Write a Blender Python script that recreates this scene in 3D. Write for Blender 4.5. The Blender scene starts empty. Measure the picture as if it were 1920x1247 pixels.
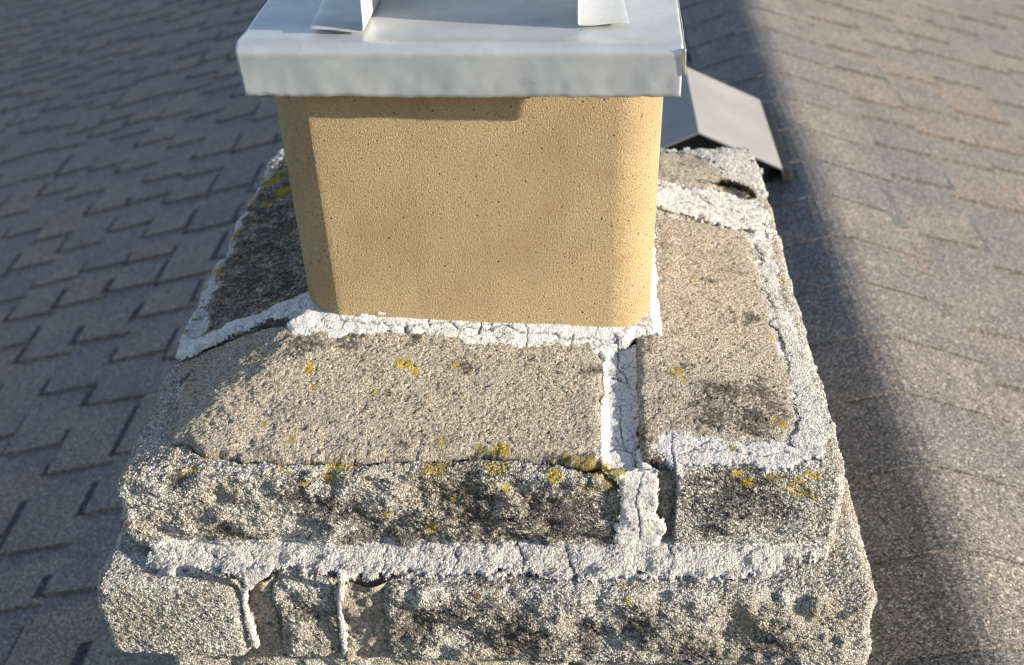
import bpy, math, random, json
import numpy as np
from mathutils import Matrix, Vector

random.seed(4)
SC = bpy.context.scene
COL = SC.collection
D = json.loads(r'''{"m_front": [[-0.1662, 0.0442, 0.0146], [-0.1381, 0.046, 0.0136], [-0.0951, 0.0392, 0.0119], [0.1315, 0.028, 0.0014], [0.1361, -0.0077, 0.0002], [0.1218, -0.0305, -0.0023], [0.1036, -0.0229, -0.0005], [0.0749, -0.0223, 0.0008], [0.0378, -0.0237, 0.0021], [0.0228, -0.021, 0.0032], [-0.012, -0.0209, 0.0047], [-0.0336, -0.0137, 0.0069], [-0.0631, -0.0098, 0.009], [-0.0883, -0.0098, 0.0101], [-0.1047, -0.0149, 0.0098], [-0.1206, -0.0199, 0.0095], [-0.1367, -0.0229, 0.0096], [-0.1437, -0.0198, 0.0105], [-0.1677, -0.0266, 0.0095], [-0.1806, -0.0052, 0.0114], [-0.1648, 0.0059, 0.0157], [-0.1674, 0.0292, 0.0149]], "m_left": [[-0.164, 0.0523, 0.0146], [-0.1838, 0.052, 0.0097], [-0.2057, 0.0432, 0.004], [-0.2196, 0.0342, 0.0003], [-0.2431, 0.0325, -0.0062], [-0.2532, 0.0241, -0.0089], [-0.2768, 0.015, -0.0155], [-0.3088, 0.0216, -0.022], [-0.3045, -0.0033, -0.022], [-0.2852, -0.0109, -0.0179], [-0.2603, -0.0001, -0.0108], [-0.2466, 0.0082, -0.007], [-0.2264, 0.0128, -0.0013], [-0.1989, 0.0144, 0.0064], [-0.1751, 0.0117, 0.0132], [-0.1567, 0.0141, 0.0154]], "m_edge_l": [[-0.3063, 0.0132, -0.022], [-0.3071, 0.0564, -0.022], [-0.3081, 0.1238, -0.022], [-0.3111, 0.1732, -0.022], [-0.314, 0.2346, -0.022], [-0.3125, 0.2824, -0.022], [-0.3142, 0.3632, -0.022], [-0.3102, 0.4206, -0.022], [-0.3108, 0.4786, -0.022], [-0.2959, 0.4918, -0.022], [-0.2842, 0.458, -0.0202], [-0.2875, 0.4065, -0.0198], [-0.2965, 0.3617, -0.0213], [-0.2983, 0.2897, -0.0216], [-0.2937, 0.2409, -0.0206], [-0.2873, 0.2035, -0.019], [-0.2879, 0.1364, -0.019], [-0.2828, 0.0796, -0.0174], [-0.2693, 0.0101, -0.0134]], "m_joint": [[0.1287, -0.0044, 0.0009], [0.116, -0.02, -0.0006], [0.1182, -0.0399, -0.0035], [0.1178, -0.0677, -0.0074], [0.1146, -0.1017, -0.0121], [0.1114, -0.1377, -0.0171], [0.1148, -0.1593, -0.0202], [0.1206, -0.1823, -0.022], [0.1644, -0.1815, -0.022], [0.1541, -0.1569, -0.02], [0.1477, -0.1369, -0.0173], [0.147, -0.1194, -0.015], [0.1522, -0.0909, -0.0112], [0.1494, -0.0646, -0.0076], [0.1505, -0.0366, -0.0039], [0.1486, -0.0066, 0.0001]], "m_right": [[0.1656, 0.2113, 0.0005], [0.1774, 0.2024, -0.0012], [0.1762, 0.1171, -0.0009], [0.1753, 0.0437, -0.0006], [0.1755, 0.0036, -0.0006], [0.1655, 0.004, 0.0009], [0.1508, 0.001, 0.001], [0.1399, -0.0126, -0.0007], [0.1285, -0.0111, 0.0], [0.1239, 0.0088, 0.0018], [0.1451, 0.0382, 0.001]], "m_edge_r": [[0.2886, 0.2198, -0.0175], [0.287, 0.157, -0.0173], [0.2895, 0.1, -0.0176], [0.2872, 0.0558, -0.0173], [0.291, 0.0165, -0.0178], [0.2871, -0.0102, -0.0173], [0.2902, -0.04, -0.0179], [0.2889, -0.0777, -0.0181], [0.2856, -0.1054, -0.018], [0.2731, -0.1344, -0.0179], [0.2971, -0.1501, -0.0197], [0.3119, -0.1034, -0.0211], [0.311, -0.065, -0.0209], [0.309, -0.0114, -0.0205], [0.3059, 0.0135, -0.02], [0.3063, 0.0536, -0.0201], [0.3012, 0.1101, -0.0194], [0.304, 0.1613, -0.0198], [0.3057, 0.2243, -0.02]], "m_back": [[0.1745, 0.2746, -0.0009], [0.1998, 0.2633, -0.0046], [0.2257, 0.255, -0.0084], [0.2532, 0.2422, -0.0124], [0.2843, 0.2382, -0.0169], [0.2877, 0.2171, -0.0174], [0.3051, 0.2241, -0.02], [0.3078, 0.267, -0.0204], [0.3142, 0.292, -0.0213], [0.2991, 0.32, -0.0191], [0.2804, 0.3202, -0.0164], [0.2661, 0.3272, -0.0143], [0.2471, 0.3329, -0.0116], [0.2237, 0.3235, -0.0082], [0.207, 0.3356, -0.0058], [0.184, 0.3413, -0.0029]], "m_back_edge": [[0.1922, 0.4858, -0.022], [0.2776, 0.4832, -0.022], [0.3157, 0.4713, -0.022], [0.3179, 0.4299, -0.0219], [0.3191, 0.382, -0.022], [0.3168, 0.3304, -0.0217], [0.2988, 0.3172, -0.0191], [0.2846, 0.3352, -0.017], [0.2763, 0.3643, -0.016], [0.2632, 0.3942, -0.0148], [0.2534, 0.4288, -0.0167], [0.2336, 0.4456, -0.0186], [0.1909, 0.4619, -0.0207]], "m_low_r": [[0.1586, -0.146, -0.0185], [0.1729, -0.1235, -0.0155], [0.205, -0.1317, -0.0168], [0.2169, -0.1245, -0.016], [0.2209, -0.1357, -0.0174], [0.2441, -0.1332, -0.0174], [0.2606, -0.1303, -0.0173], [0.2731, -0.1344, -0.0179], [0.298, -0.1445, -0.0198], [0.2835, -0.1522, -0.0199], [0.2664, -0.1617, -0.0208], [0.2383, -0.1574, -0.0202], [0.2097, -0.1561, -0.0199], [0.1868, -0.1606, -0.0205], [0.1797, -0.1739, -0.022], [0.1754, -0.1649, -0.0211], [0.168, -0.1543, -0.0196]], "m_face": [[0.122, -0.172, -0.0118], [0.1347, -0.172, -0.0307], [0.1401, -0.172, -0.0495], [0.1363, -0.172, -0.0725], [0.1313, -0.172, -0.0955], [0.1333, -0.172, -0.1196], [0.1626, -0.172, -0.1191], [0.1619, -0.172, -0.0906], [0.1705, -0.172, -0.0879], [0.1681, -0.172, -0.0762], [0.161, -0.172, -0.0672], [0.1608, -0.172, -0.0403], [0.1592, -0.172, -0.0113]], "m_ledge": [[-0.2852, -0.1922, -0.116], [-0.2801, -0.1809, -0.116], [-0.2815, -0.1573, -0.116], [0.3127, -0.151, -0.116], [0.3148, -0.1681, -0.116], [0.2881, -0.1751, -0.116], [0.2623, -0.1833, -0.116], [0.256, -0.1973, -0.116], [0.2402, -0.1939, -0.116], [0.2081, -0.1983, -0.116], [0.1494, -0.1958, -0.116], [0.0946, -0.1995, -0.116], [0.0441, -0.1956, -0.116], [-0.0111, -0.1986, -0.116], [-0.0673, -0.1947, -0.116], [-0.0747, -0.2013, -0.116], [-0.0846, -0.2034, -0.116], [-0.1035, -0.2019, -0.116], [-0.1279, -0.196, -0.116], [-0.1657, -0.1949, -0.116], [-0.1918, -0.2006, -0.116], [-0.232, -0.195, -0.116], [-0.2537, -0.2019, -0.116]], "lip_a": [[-0.1896, -0.218, -0.0996], [-0.1762, -0.218, -0.0956], [-0.1631, -0.218, -0.0941], [-0.1683, -0.218, -0.1042], [-0.1775, -0.218, -0.1108], [-0.1856, -0.218, -0.1213], [-0.191, -0.218, -0.1201]], "lip_b": [[-0.1063, -0.218, -0.0991], [-0.1018, -0.218, -0.1003], [-0.1057, -0.218, -0.1233], [-0.109, -0.218, -0.1496], [-0.1091, -0.218, -0.1765], [-0.1099, -0.218, -0.2015], [-0.1134, -0.218, -0.203], [-0.1134, -0.218, -0.1767], [-0.1123, -0.218, -0.1497], [-0.1094, -0.218, -0.1234]], "lip_c": [[-0.1929, -0.218, -0.1202], [-0.1891, -0.218, -0.1201], [-0.1929, -0.218, -0.1384], [-0.1918, -0.218, -0.1617], [-0.19, -0.218, -0.194], [-0.1936, -0.218, -0.1955], [-0.1962, -0.218, -0.1652], [-0.1962, -0.218, -0.1385]], "crack": [[-0.2558, -0.1359, -0.0151], [-0.245, -0.1372, -0.0152], [-0.2339, -0.1461, -0.0167], [-0.2258, -0.1507, -0.0176], [-0.2074, -0.1535, -0.018], [-0.1929, -0.1562, -0.0186], [-0.1582, -0.1586, -0.0191], [-0.1138, -0.1579, -0.0191], [-0.0794, -0.1585, -0.0194], [-0.0684, -0.1554, -0.0188], [-0.0306, -0.1548, -0.0189], [-0.0004, -0.1513, -0.0184], [0.009, -0.1488, -0.018], [0.0205, -0.1509, -0.0185], [0.0505, -0.1533, -0.019], [0.0771, -0.1558, -0.0196], [0.1032, -0.1625, -0.0206], [0.1188, -0.1598, -0.0203]], "slab_r": [[0.1916, 0.2559, -0.0034], [0.2255, 0.2524, -0.0083], [0.253, 0.2397, -0.0123], [0.2816, 0.2301, -0.0165], [0.2818, 0.1557, -0.0165], [0.2856, 0.0991, -0.017], [0.2834, 0.0549, -0.0167], [0.2868, 0.0155, -0.0172], [0.2862, -0.0408, -0.0173], [0.285, -0.0784, -0.0176], [0.2808, -0.1062, -0.0175], [0.2686, -0.1345, -0.0178], [0.2441, -0.1332, -0.0174], [0.2209, -0.1357, -0.0174], [0.205, -0.1317, -0.0168], [0.1729, -0.1235, -0.0155], [0.1594, -0.1478, -0.0188], [0.1501, -0.157, -0.02], [0.1427, -0.137, -0.0173], [0.141, -0.091, -0.0112], [0.1427, -0.0359, -0.0038], [0.1535, -0.0066, 0.0001], [0.1715, 0.0026, 0.0], [0.1788, 0.134, -0.0013]], "slab_f": [[-0.2768, -0.0317, -0.0157], [-0.2558, -0.1359, -0.0151], [-0.245, -0.1372, -0.0152], [-0.2339, -0.1461, -0.0167], [-0.2258, -0.1507, -0.0176], [-0.2074, -0.1535, -0.018], [-0.1582, -0.1586, -0.0191], [-0.1138, -0.1579, -0.0191], [-0.0306, -0.1548, -0.0189], [0.009, -0.1488, -0.018], [0.0505, -0.1533, -0.019], [0.0771, -0.1558, -0.0196], [0.1032, -0.1625, -0.0206], [0.1188, -0.1598, -0.0203], [0.1238, -0.0783, -0.009], [0.1219, -0.0196, -0.0008], [0.1037, -0.009, 0.0015], [-0.1474, -0.0096, 0.0127], [-0.2472, 0.0084, -0.0071], [-0.2859, -0.0107, -0.018]], "slab_l": [[-0.2731, 0.0116, -0.0144], [-0.2808, 0.0788, -0.0169], [-0.2865, 0.1358, -0.0186], [-0.2852, 0.2026, -0.0185], [-0.2983, 0.2897, -0.0216], [-0.2965, 0.3617, -0.0213], [-0.286, 0.4185, -0.0196], [-0.2486, 0.4228, -0.0144], [-0.1572, 0.0444, 0.0146], [-0.1716, 0.0102, 0.0142], [-0.2411, 0.0059, -0.0054]], "slab_b": [[0.1897, 0.4402, -0.0173], [0.2336, 0.4456, -0.0186], [0.2534, 0.4288, -0.0167], [0.2632, 0.3942, -0.0148], [0.2763, 0.3643, -0.016], [0.2846, 0.3352, -0.017], [0.2471, 0.3329, -0.0116], [0.184, 0.3413, -0.0029]], "c_main": [[-0.1281, -0.0031, 0.0133], [-0.0974, -0.0055, 0.0114], [-0.0671, -0.0058, 0.0099], [-0.0261, -0.0011, 0.0088], [-0.0168, -0.0048, 0.0077], [0.012, -0.0059, 0.0062], [0.0233, -0.0009, 0.0065], [0.0462, -0.0082, 0.0042], [0.0636, -0.0056, 0.0038], [0.0837, -0.0102, 0.0022], [0.1087, -0.0087, 0.0013], [0.126, -0.0135, -0.0002], [0.1336, -0.0093, 0.0]], "c_a": [[0.0051, 0.0066, 0.0075], [0.0047, -0.0021, 0.0072], [0.0022, -0.0094, 0.006]], "c_b": [[0.0431, 0.0069, 0.0057], [0.0485, -0.0037, 0.0048], [0.0482, -0.0231, 0.0017]], "c_c": [[0.0912, -0.0061, 0.0025], [0.0888, -0.0172, 0.0009], [0.0918, -0.0221, 0.0001]], "c_d": [[-0.0491, 0.0153, 0.0102], [-0.0464, 0.0043, 0.01], [-0.0439, -0.0051, 0.009]], "c_e": [[0.1326, -0.0079, 0.0003], [0.1329, -0.0363, -0.0036], [0.1398, -0.0501, -0.0057], [0.1418, -0.064, -0.0076]], "c_f": [[0.1253, -0.0508, -0.0053], [0.1325, -0.0526, -0.0058], [0.1396, -0.0571, -0.0066]], "c_g": [[0.1214, -0.1399, -0.0175], [0.135, -0.1377, -0.0174], [0.1417, -0.1419, -0.018], [0.1455, -0.16, -0.0204], [0.1497, -0.1659, -0.0212]], "c_h": [[0.1341, -0.0846, -0.0102], [0.132, -0.1108, -0.0137], [0.1351, -0.1359, -0.0171]], "c_i": [[0.1773, -0.126, -0.0159], [0.176, -0.1476, -0.0187], [0.1763, -0.1655, -0.0211]], "c_j": [[0.1815, -0.1523, -0.0194], [0.1933, -0.1442, -0.0183], [0.2112, -0.1439, -0.0184], [0.2288, -0.1466, -0.0189], [0.2505, -0.1511, -0.0195], [0.2735, -0.1444, -0.019]], "c_k": [[0.1862, 0.2673, -0.0026], [0.2212, 0.2902, -0.0078], [0.2501, 0.2719, -0.012], [0.2854, 0.2622, -0.0171]], "c_l": [[0.2238, 0.3249, -0.0082], [0.2457, 0.2904, -0.0113], [0.2814, 0.2805, -0.0165], [0.3059, 0.2806, -0.0201]], "cl_a": [[0.0428, -0.1677, -0.116], [0.0495, -0.1807, -0.116], [0.0478, -0.1968, -0.116]], "cl_b": [[0.0851, -0.1701, -0.116], [0.089, -0.1831, -0.116], [0.0937, -0.1989, -0.116]], "cl_c": [[-0.0702, -0.1733, -0.116], [-0.0726, -0.1832, -0.116], [-0.0731, -0.1993, -0.116]], "cl_d": [[-0.2265, -0.1798, -0.116], [-0.22, -0.1863, -0.116], [-0.2063, -0.184, -0.116]], "cl_e": [[-0.0132, -0.1754, -0.116], [-0.0067, -0.1851, -0.116], [-0.0138, -0.1949, -0.116]], "cl_f": [[-0.1931, -0.1791, -0.116], [-0.1866, -0.1862, -0.116], [-0.1874, -0.1954, -0.116]], "cl_g": [[0.1738, -0.1683, -0.116], [0.1785, -0.1812, -0.116], [0.1745, -0.194, -0.116]], "yel_top": [[-0.1509, -0.1403, -0.0152, 12.0], [-0.1764, -0.1221, -0.011, 9.0], [-0.1855, -0.1192, -0.0104, 6.0], [-0.1496, -0.0566, 0.0028, 15.0], [-0.0647, -0.0496, 0.0014, 22.0], [-0.0515, -0.0589, -0.0008, 14.0], [-0.1064, -0.1612, -0.0198, 9.0], [0.0147, -0.1457, -0.0176, 11.0], [0.0262, -0.1479, -0.018, 10.0], [0.0875, -0.155, -0.0195, 12.0], [0.0965, -0.1573, -0.0198, 9.0], [0.1067, -0.1583, -0.02, 11.0], [0.033, -0.1472, -0.0179, 14.0], [0.1857, -0.0493, -0.006, 16.0], [0.1922, -0.0595, -0.0075, 9.0], [0.2711, -0.1127, -0.0166, 12.0], [0.2651, -0.1063, -0.0158, 9.0], [0.227, -0.1424, -0.0183, 9.0], [0.3099, 0.1398, -0.0207, 9.0], [0.3072, 0.1023, -0.0203, 6.0], [0.2828, 0.0237, -0.0166, 8.0], [0.3103, 0.3637, -0.0208, 6.0], [0.2771, 0.3544, -0.016, 8.0], [-0.2806, 0.37, -0.0182, 34.0], [-0.2562, 0.3306, -0.013, 34.0], [-0.2731, 0.3025, -0.0164, 20.0], [-0.2765, 0.3913, -0.0177, 20.0], [-0.2791, 0.2514, -0.0174, 10.0], [-0.306, 0.2039, -0.022, 12.0], [-0.2996, 0.157, -0.0219, 15.0], [-0.2974, 0.1227, -0.0213, 12.0], [-0.2921, 0.0835, -0.0199, 10.0], [-0.2904, 0.0575, -0.0194, 10.0], [-0.2762, 0.0223, -0.0153, 10.0], [-0.2936, 0.0372, -0.0202, 9.0], [-0.3027, 0.0302, -0.022, 8.0], [-0.3046, 0.0614, -0.022, 8.0], [0.3148, 0.0642, -0.0214, 7.0], [0.3067, -0.0197, -0.0202, 6.0], [0.2161, 0.1164, -0.0068, 9.0], [-0.0201, -0.1393, -0.0162, 8.0], [-0.0984, -0.141, -0.0158, 7.0], [-0.0874, -0.083, -0.0044, 7.0], [-0.0132, -0.0505, -0.0005, 10.0], [-0.1406, -0.0817, -0.0028, 8.0], [-0.2826, 0.0155, -0.0171, 9.0], [-0.3188, 0.4396, -0.022, 5.0]], "yel_c1": [[-0.1752, -0.172, -0.0175, 14.0], [-0.1614, -0.172, -0.0232, 12.0], [-0.0596, -0.172, -0.0165, 10.0], [-0.0305, -0.172, -0.0184, 14.0], [-0.0171, -0.172, -0.0194, 16.0], [-0.1128, -0.172, -0.0284, 18.0], [-0.1364, -0.172, -0.0346, 10.0], [0.0765, -0.172, -0.0228, 22.0], [0.0632, -0.172, -0.0201, 14.0], [0.0336, -0.172, -0.0398, 10.0], [-0.0099, -0.172, -0.0506, 9.0], [-0.07, -0.172, -0.068, 14.0], [-0.0294, -0.172, -0.0847, 16.0], [-0.0841, -0.172, -0.0609, 10.0], [0.2282, -0.172, -0.0195, 20.0], [0.2127, -0.172, -0.0163, 16.0], [0.2358, -0.172, -0.0321, 14.0], [0.2914, -0.172, -0.0209, 20.0], [0.2792, -0.172, -0.0286, 14.0], [0.2528, -0.172, -0.0261, 9.0], [0.3138, -0.172, -0.0138, 13.0], [0.3152, -0.172, -0.0281, 9.0]], "yel_c2": [[0.0381, -0.218, -0.1225, 11.0], [0.1396, -0.218, -0.1214, 9.0], [0.1575, -0.218, -0.1197, 8.0], [-0.3099, -0.218, -0.1054, 12.0], [0.3411, -0.218, -0.1191, 8.0], [-0.0504, -0.218, -0.1048, 6.0]], "rus": [[0.01, -0.218, -0.1206, 9.0], [0.2125, -0.218, -0.1083, 13.0], [0.2192, -0.218, -0.1107, 8.0], [0.2384, -0.218, -0.1027, 7.0]], "dark_top": [[-0.2581, 0.1863, -0.012, 75.0], [-0.2049, 0.0615, 0.0037, 60.0], [-0.2327, 0.2383, -0.0069, 50.0], [-0.2626, 0.0868, -0.0121, 40.0], [0.2218, -0.0754, -0.0104, 55.0], [0.2605, -0.0695, -0.0144, 40.0], [0.2104, -0.0995, -0.0128, 45.0], [0.2472, -0.1014, -0.0139, 60.0], [0.1108, -0.0515, -0.0049, 22.0], [0.1153, -0.0786, -0.0089, 20.0], [-0.0058, -0.0522, -0.0011, 22.0], [-0.077, -0.0889, -0.0058, 12.0], [-0.1153, -0.0217, 0.0089, 30.0], [-0.0557, -0.0184, 0.007, 25.0], [-0.2189, 0.027, 0.0007, 60.0], [-0.164, -0.0308, 0.0088, 40.0], [-0.271, -0.0423, -0.0143, 22.0], [0.1959, -0.0411, -0.0058, 14.0], [0.2296, 0.1145, -0.0088, 14.0], [0.2604, 0.0514, -0.0133, 25.0], [0.2232, 0.2392, -0.008, 8.0], [0.1489, -0.1295, -0.0163, 24.0], [0.1569, -0.1539, -0.0196, 20.0], [0.2231, 0.3978, -0.012, 22.0], [0.2379, 0.3431, -0.0103, 16.0], [-0.1111, -0.1176, -0.0109, 10.0], [-0.0523, -0.14, -0.016, 20.0], [0.004, -0.015, 0.005, 14.0], [0.0987, -0.0093, 0.0016, 12.0]], "dark_c1": [[0.0038, -0.172, -0.0504, 80.0], [-0.1433, -0.172, -0.0527, 45.0], [-0.1173, -0.172, -0.0676, 50.0], [0.0853, -0.172, -0.0703, 110.0], [-0.0498, -0.172, -0.0945, 80.0], [0.0338, -0.172, -0.1088, 120.0], [-0.1895, -0.172, -0.1131, 60.0], [-0.0836, -0.172, -0.1047, 80.0], [0.1175, -0.172, -0.0945, 60.0], [0.228, -0.172, -0.044, 80.0], [0.2605, -0.172, -0.0613, 50.0], [0.2123, -0.172, -0.0742, 40.0], [-0.219, -0.172, -0.0881, 30.0], [-0.242, -0.172, -0.0573, 20.0], [0.1257, -0.172, -0.0455, 30.0], [0.1651, -0.172, -0.0273, 25.0], [-0.2474, -0.172, -0.0362, 20.0], [-0.1406, -0.172, -0.0317, 24.0]], "dark_c2": [[-0.0446, -0.218, -0.1613, 55.0], [-0.0107, -0.218, -0.1405, 40.0], [0.039, -0.218, -0.1725, 80.0], [-0.142, -0.218, -0.1504, 40.0], [0.1041, -0.218, -0.1708, 50.0], [0.1497, -0.218, -0.1562, 50.0], [0.1972, -0.218, -0.1886, 60.0], [0.2655, -0.218, -0.1799, 60.0], [-0.1143, -0.218, -0.1974, 30.0], [-0.0831, -0.218, -0.1228, 24.0], [0.2806, -0.218, -0.108, 24.0], [0.2706, -0.218, -0.0958, 30.0], [0.3234, -0.218, -0.1008, 20.0]], "moss": [[0.2633, 0.3432, -0.014], [0.2728, 0.3431, -0.0153], [0.285, 0.3395, -0.0171], [0.2948, 0.3311, -0.0185], [0.301, 0.3151, -0.0194]], "chip": [[0.3172, 0.3196, -0.0217]], "cam": {"C": [0.09489541874044004, -0.9197971979443668, 0.6160253649923189], "F": [-0.055715161632910286, 0.831684809955915, -0.5524456513113416], "R": [0.9984389548428971, 0.04858911905084269, -0.02754543450531129], "U": [-0.003933728058984183, 0.5531179570385116, 0.8330936630326156], "f": 2194.821820334782}}''')

# ------------------------------------------------------------------ camera
cd = bpy.data.cameras.new('camera')
cam = bpy.data.objects.new('camera', cd)
COL.objects.link(cam)
SC.camera = cam
K = D['cam']
cF, cR, cU = Vector(K['F']), Vector(K['R']), Vector(K['U'])
cam.matrix_world = Matrix(((cR.x, cU.x, -cF.x, K['C'][0]), (cR.y, cU.y, -cF.y, K['C'][1]),
                           (cR.z, cU.z, -cF.z, K['C'][2]), (0, 0, 0, 1)))
cd.sensor_width = 36
cd.lens = K['f'] / 1920 * 36
cd.clip_start = .02
cd.clip_end = 3000
cd.dof.use_dof = True
cd.dof.focus_distance = 1.02
cd.dof.aperture_fstop = 7.2

# ------------------------------------------------------------------ world and sun
EL, AZ = math.radians(12.8), math.radians(-11.0)
w = bpy.data.worlds.new('World')
SC.world = w
w.use_nodes = True
nt = w.node_tree
sky = nt.nodes.new('ShaderNodeTexSky')
sky.sky_type = 'NISHITA'
sky.sun_disc = False
sky.sun_elevation = EL
sky.sun_rotation = math.radians(90) - AZ
sky.altitude = 100
sky.air_density = 1.0
sky.dust_density = .3
sky.ozone_density = 1.6
tint = nt.nodes.new('ShaderNodeMix')                         # white balance of the clear sky
tint.data_type = 'RGBA'; tint.blend_type = 'MULTIPLY'
tint.inputs[0].default_value = 1
tint.inputs[7].default_value = (1.13, 1.0, .99, 1)
nt.links.new(sky.outputs[0], tint.inputs[6])
nt.links.new(tint.outputs[2], nt.nodes['Background'].inputs[0])
nt.nodes['Background'].inputs[1].default_value = .096
ld = bpy.data.lights.new('sun', 'SUN')
ld.energy = 4.0
ld.angle = math.radians(.6)
ld.color = (1, .91, .77)
sun = bpy.data.objects.new('sun', ld)
COL.objects.link(sun)
S = Vector((math.cos(EL) * math.cos(AZ), math.cos(EL) * math.sin(AZ), math.sin(EL)))
sun.rotation_euler = S.to_track_quat('Z', 'Y').to_euler()
sun.location = (4, -1, 3)
SC.view_settings.view_transform = 'Standard'
SC.view_settings.look = 'None'
SC.view_settings.gamma = 1
SC.view_settings.exposure = 1.25
SC.render.engine = 'CYCLES'
SC.render.resolution_x, SC.render.resolution_y = 1024, 665

# ------------------------------------------------------------------ helpers
def hash3(ix, iy, iz, seed):
    h = (ix * 374761393 + iy * 668265263 + iz * 1274126177 + seed * 144665) & 0xFFFFFFFF
    h = ((h ^ (h >> 13)) * 1274126177) & 0xFFFFFFFF
    h = ((h ^ (h >> 16)) * 2246822519) & 0xFFFFFFFF
    return ((h ^ (h >> 15)) & 0xFFFFFF) / float(0xFFFFFF)

def vnoise(P, scale, seed=0):
    q = np.asarray(P, float) * scale + 1000.
    i = np.floor(q).astype(np.int64); f = q - i
    f = f * f * (3 - 2 * f)
    r = 0
    for dx in (0, 1):
        for dy in (0, 1):
            for dz in (0, 1):
                wgt = (f[:, 0] if dx else 1 - f[:, 0]) * (f[:, 1] if dy else 1 - f[:, 1]) * (f[:, 2] if dz else 1 - f[:, 2])
                r = r + wgt * hash3(i[:, 0] + dx, i[:, 1] + dy, i[:, 2] + dz, seed)
    return r * 2 - 1

def fbm(P, scale, octs=3, seed=0, gain=.5):
    r = 0; a = 1; n = 0
    for k in range(octs):
        r = r + a * vnoise(P, scale * 2.03 ** k, seed + 17 * k); n += a; a *= gain
    return r / n

def sstep(a, b, x):
    t = np.clip((x - a) / (b - a), 0, 1)
    return t * t * (3 - 2 * t)

def wash(x, y):
    # height of the weathered crown: highest against the flue, falling to the outer edges
    x = np.asarray(x, float); y = np.asarray(y, float)
    P = np.interp(x, [-.17, .14], [.016, .001])
    P = P * np.clip(1 - (y - .02) * 2.2, .35, 1)
    dfl = np.hypot(np.maximum(0, np.maximum(-.165 - x, x - .165)), np.maximum(0, np.maximum(-y, y - .330)))
    de = np.maximum(0, np.minimum(np.minimum(x + .300, .319 - x), np.minimum(y + .172, .470 - y)))
    g = de / (de + dfl + 1e-6)
    return -.022 + (P + .022) * g

def seg_dist(P, poly, closed):
    """distance of 2D points to a polyline, and inside flag if closed"""
    poly = np.asarray(poly, float)
    n = len(poly); d = np.full(len(P), 9.); ins = np.zeros(len(P), bool)
    for i in range(n if closed else n - 1):
        a = poly[i]; b = poly[(i + 1) % n]; ab = b - a
        t = np.clip(((P - a) @ ab) / (ab @ ab + 1e-12), 0, 1)
        d = np.minimum(d, np.hypot(*(P - a - t[:, None] * ab).T))
        if closed:
            c = (a[1] > P[:, 1]) != (b[1] > P[:, 1])
            with np.errstate(divide='ignore', invalid='ignore'):
                xx = (b[0] - a[0]) * (P[:, 1] - a[1]) / (b[1] - a[1]) + a[0]
            ins ^= c & (P[:, 0] < xx)
    return np.where(ins, d, -d) if closed else d

def mesh_np(name, V, F, mats, parent=None, attrs=None, smooth=True, midx=None, label=None):
    me = bpy.data.meshes.new(name)
    V = np.asarray(V, np.float32); F = np.asarray(F, np.int32)
    k = F.shape[1]
    me.vertices.add(len(V)); me.vertices.foreach_set('co', V.ravel())
    me.loops.add(F.size); me.loops.foreach_set('vertex_index', F.ravel())
    me.polygons.add(len(F))
    me.polygons.foreach_set('loop_start', np.arange(0, F.size, k, dtype=np.int32))
    me.polygons.foreach_set('loop_total', np.full(len(F), k, np.int32))
    if midx is not None: me.polygons.foreach_set('material_index', np.asarray(midx, np.int32))
    me.update(calc_edges=True)
    me.validate()
    me.polygons.foreach_set('use_smooth', np.full(len(me.polygons), smooth))
    for n_, v in (attrs or {}).items():
        a = me.attributes.new(n_, 'FLOAT', 'POINT')
        a.data.foreach_set('value', np.asarray(v, np.float32))
    for m in (mats if isinstance(mats, (list, tuple)) else [mats]): me.materials.append(m)
    o = bpy.data.objects.new(name, me)
    COL.objects.link(o)
    if parent: o.parent = parent
    if label: o['label'] = label
    return o

def empty(name, loc=(0, 0, 0)):
    o = bpy.data.objects.new(name, None); COL.objects.link(o); o.location = loc
    o.empty_display_size = .1
    return o

def tag(o, label, cat, group=None):
    o['label'] = label; o['category'] = cat
    if group: o['group'] = group
    return o

def grid_faces(nx, ny, off=0):
    i = np.arange(nx - 1)[:, None] * ny + np.arange(ny - 1)[None, :]
    return np.stack([i, i + ny, i + ny + 1, i + 1], -1).reshape(-1, 4) + off

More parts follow.
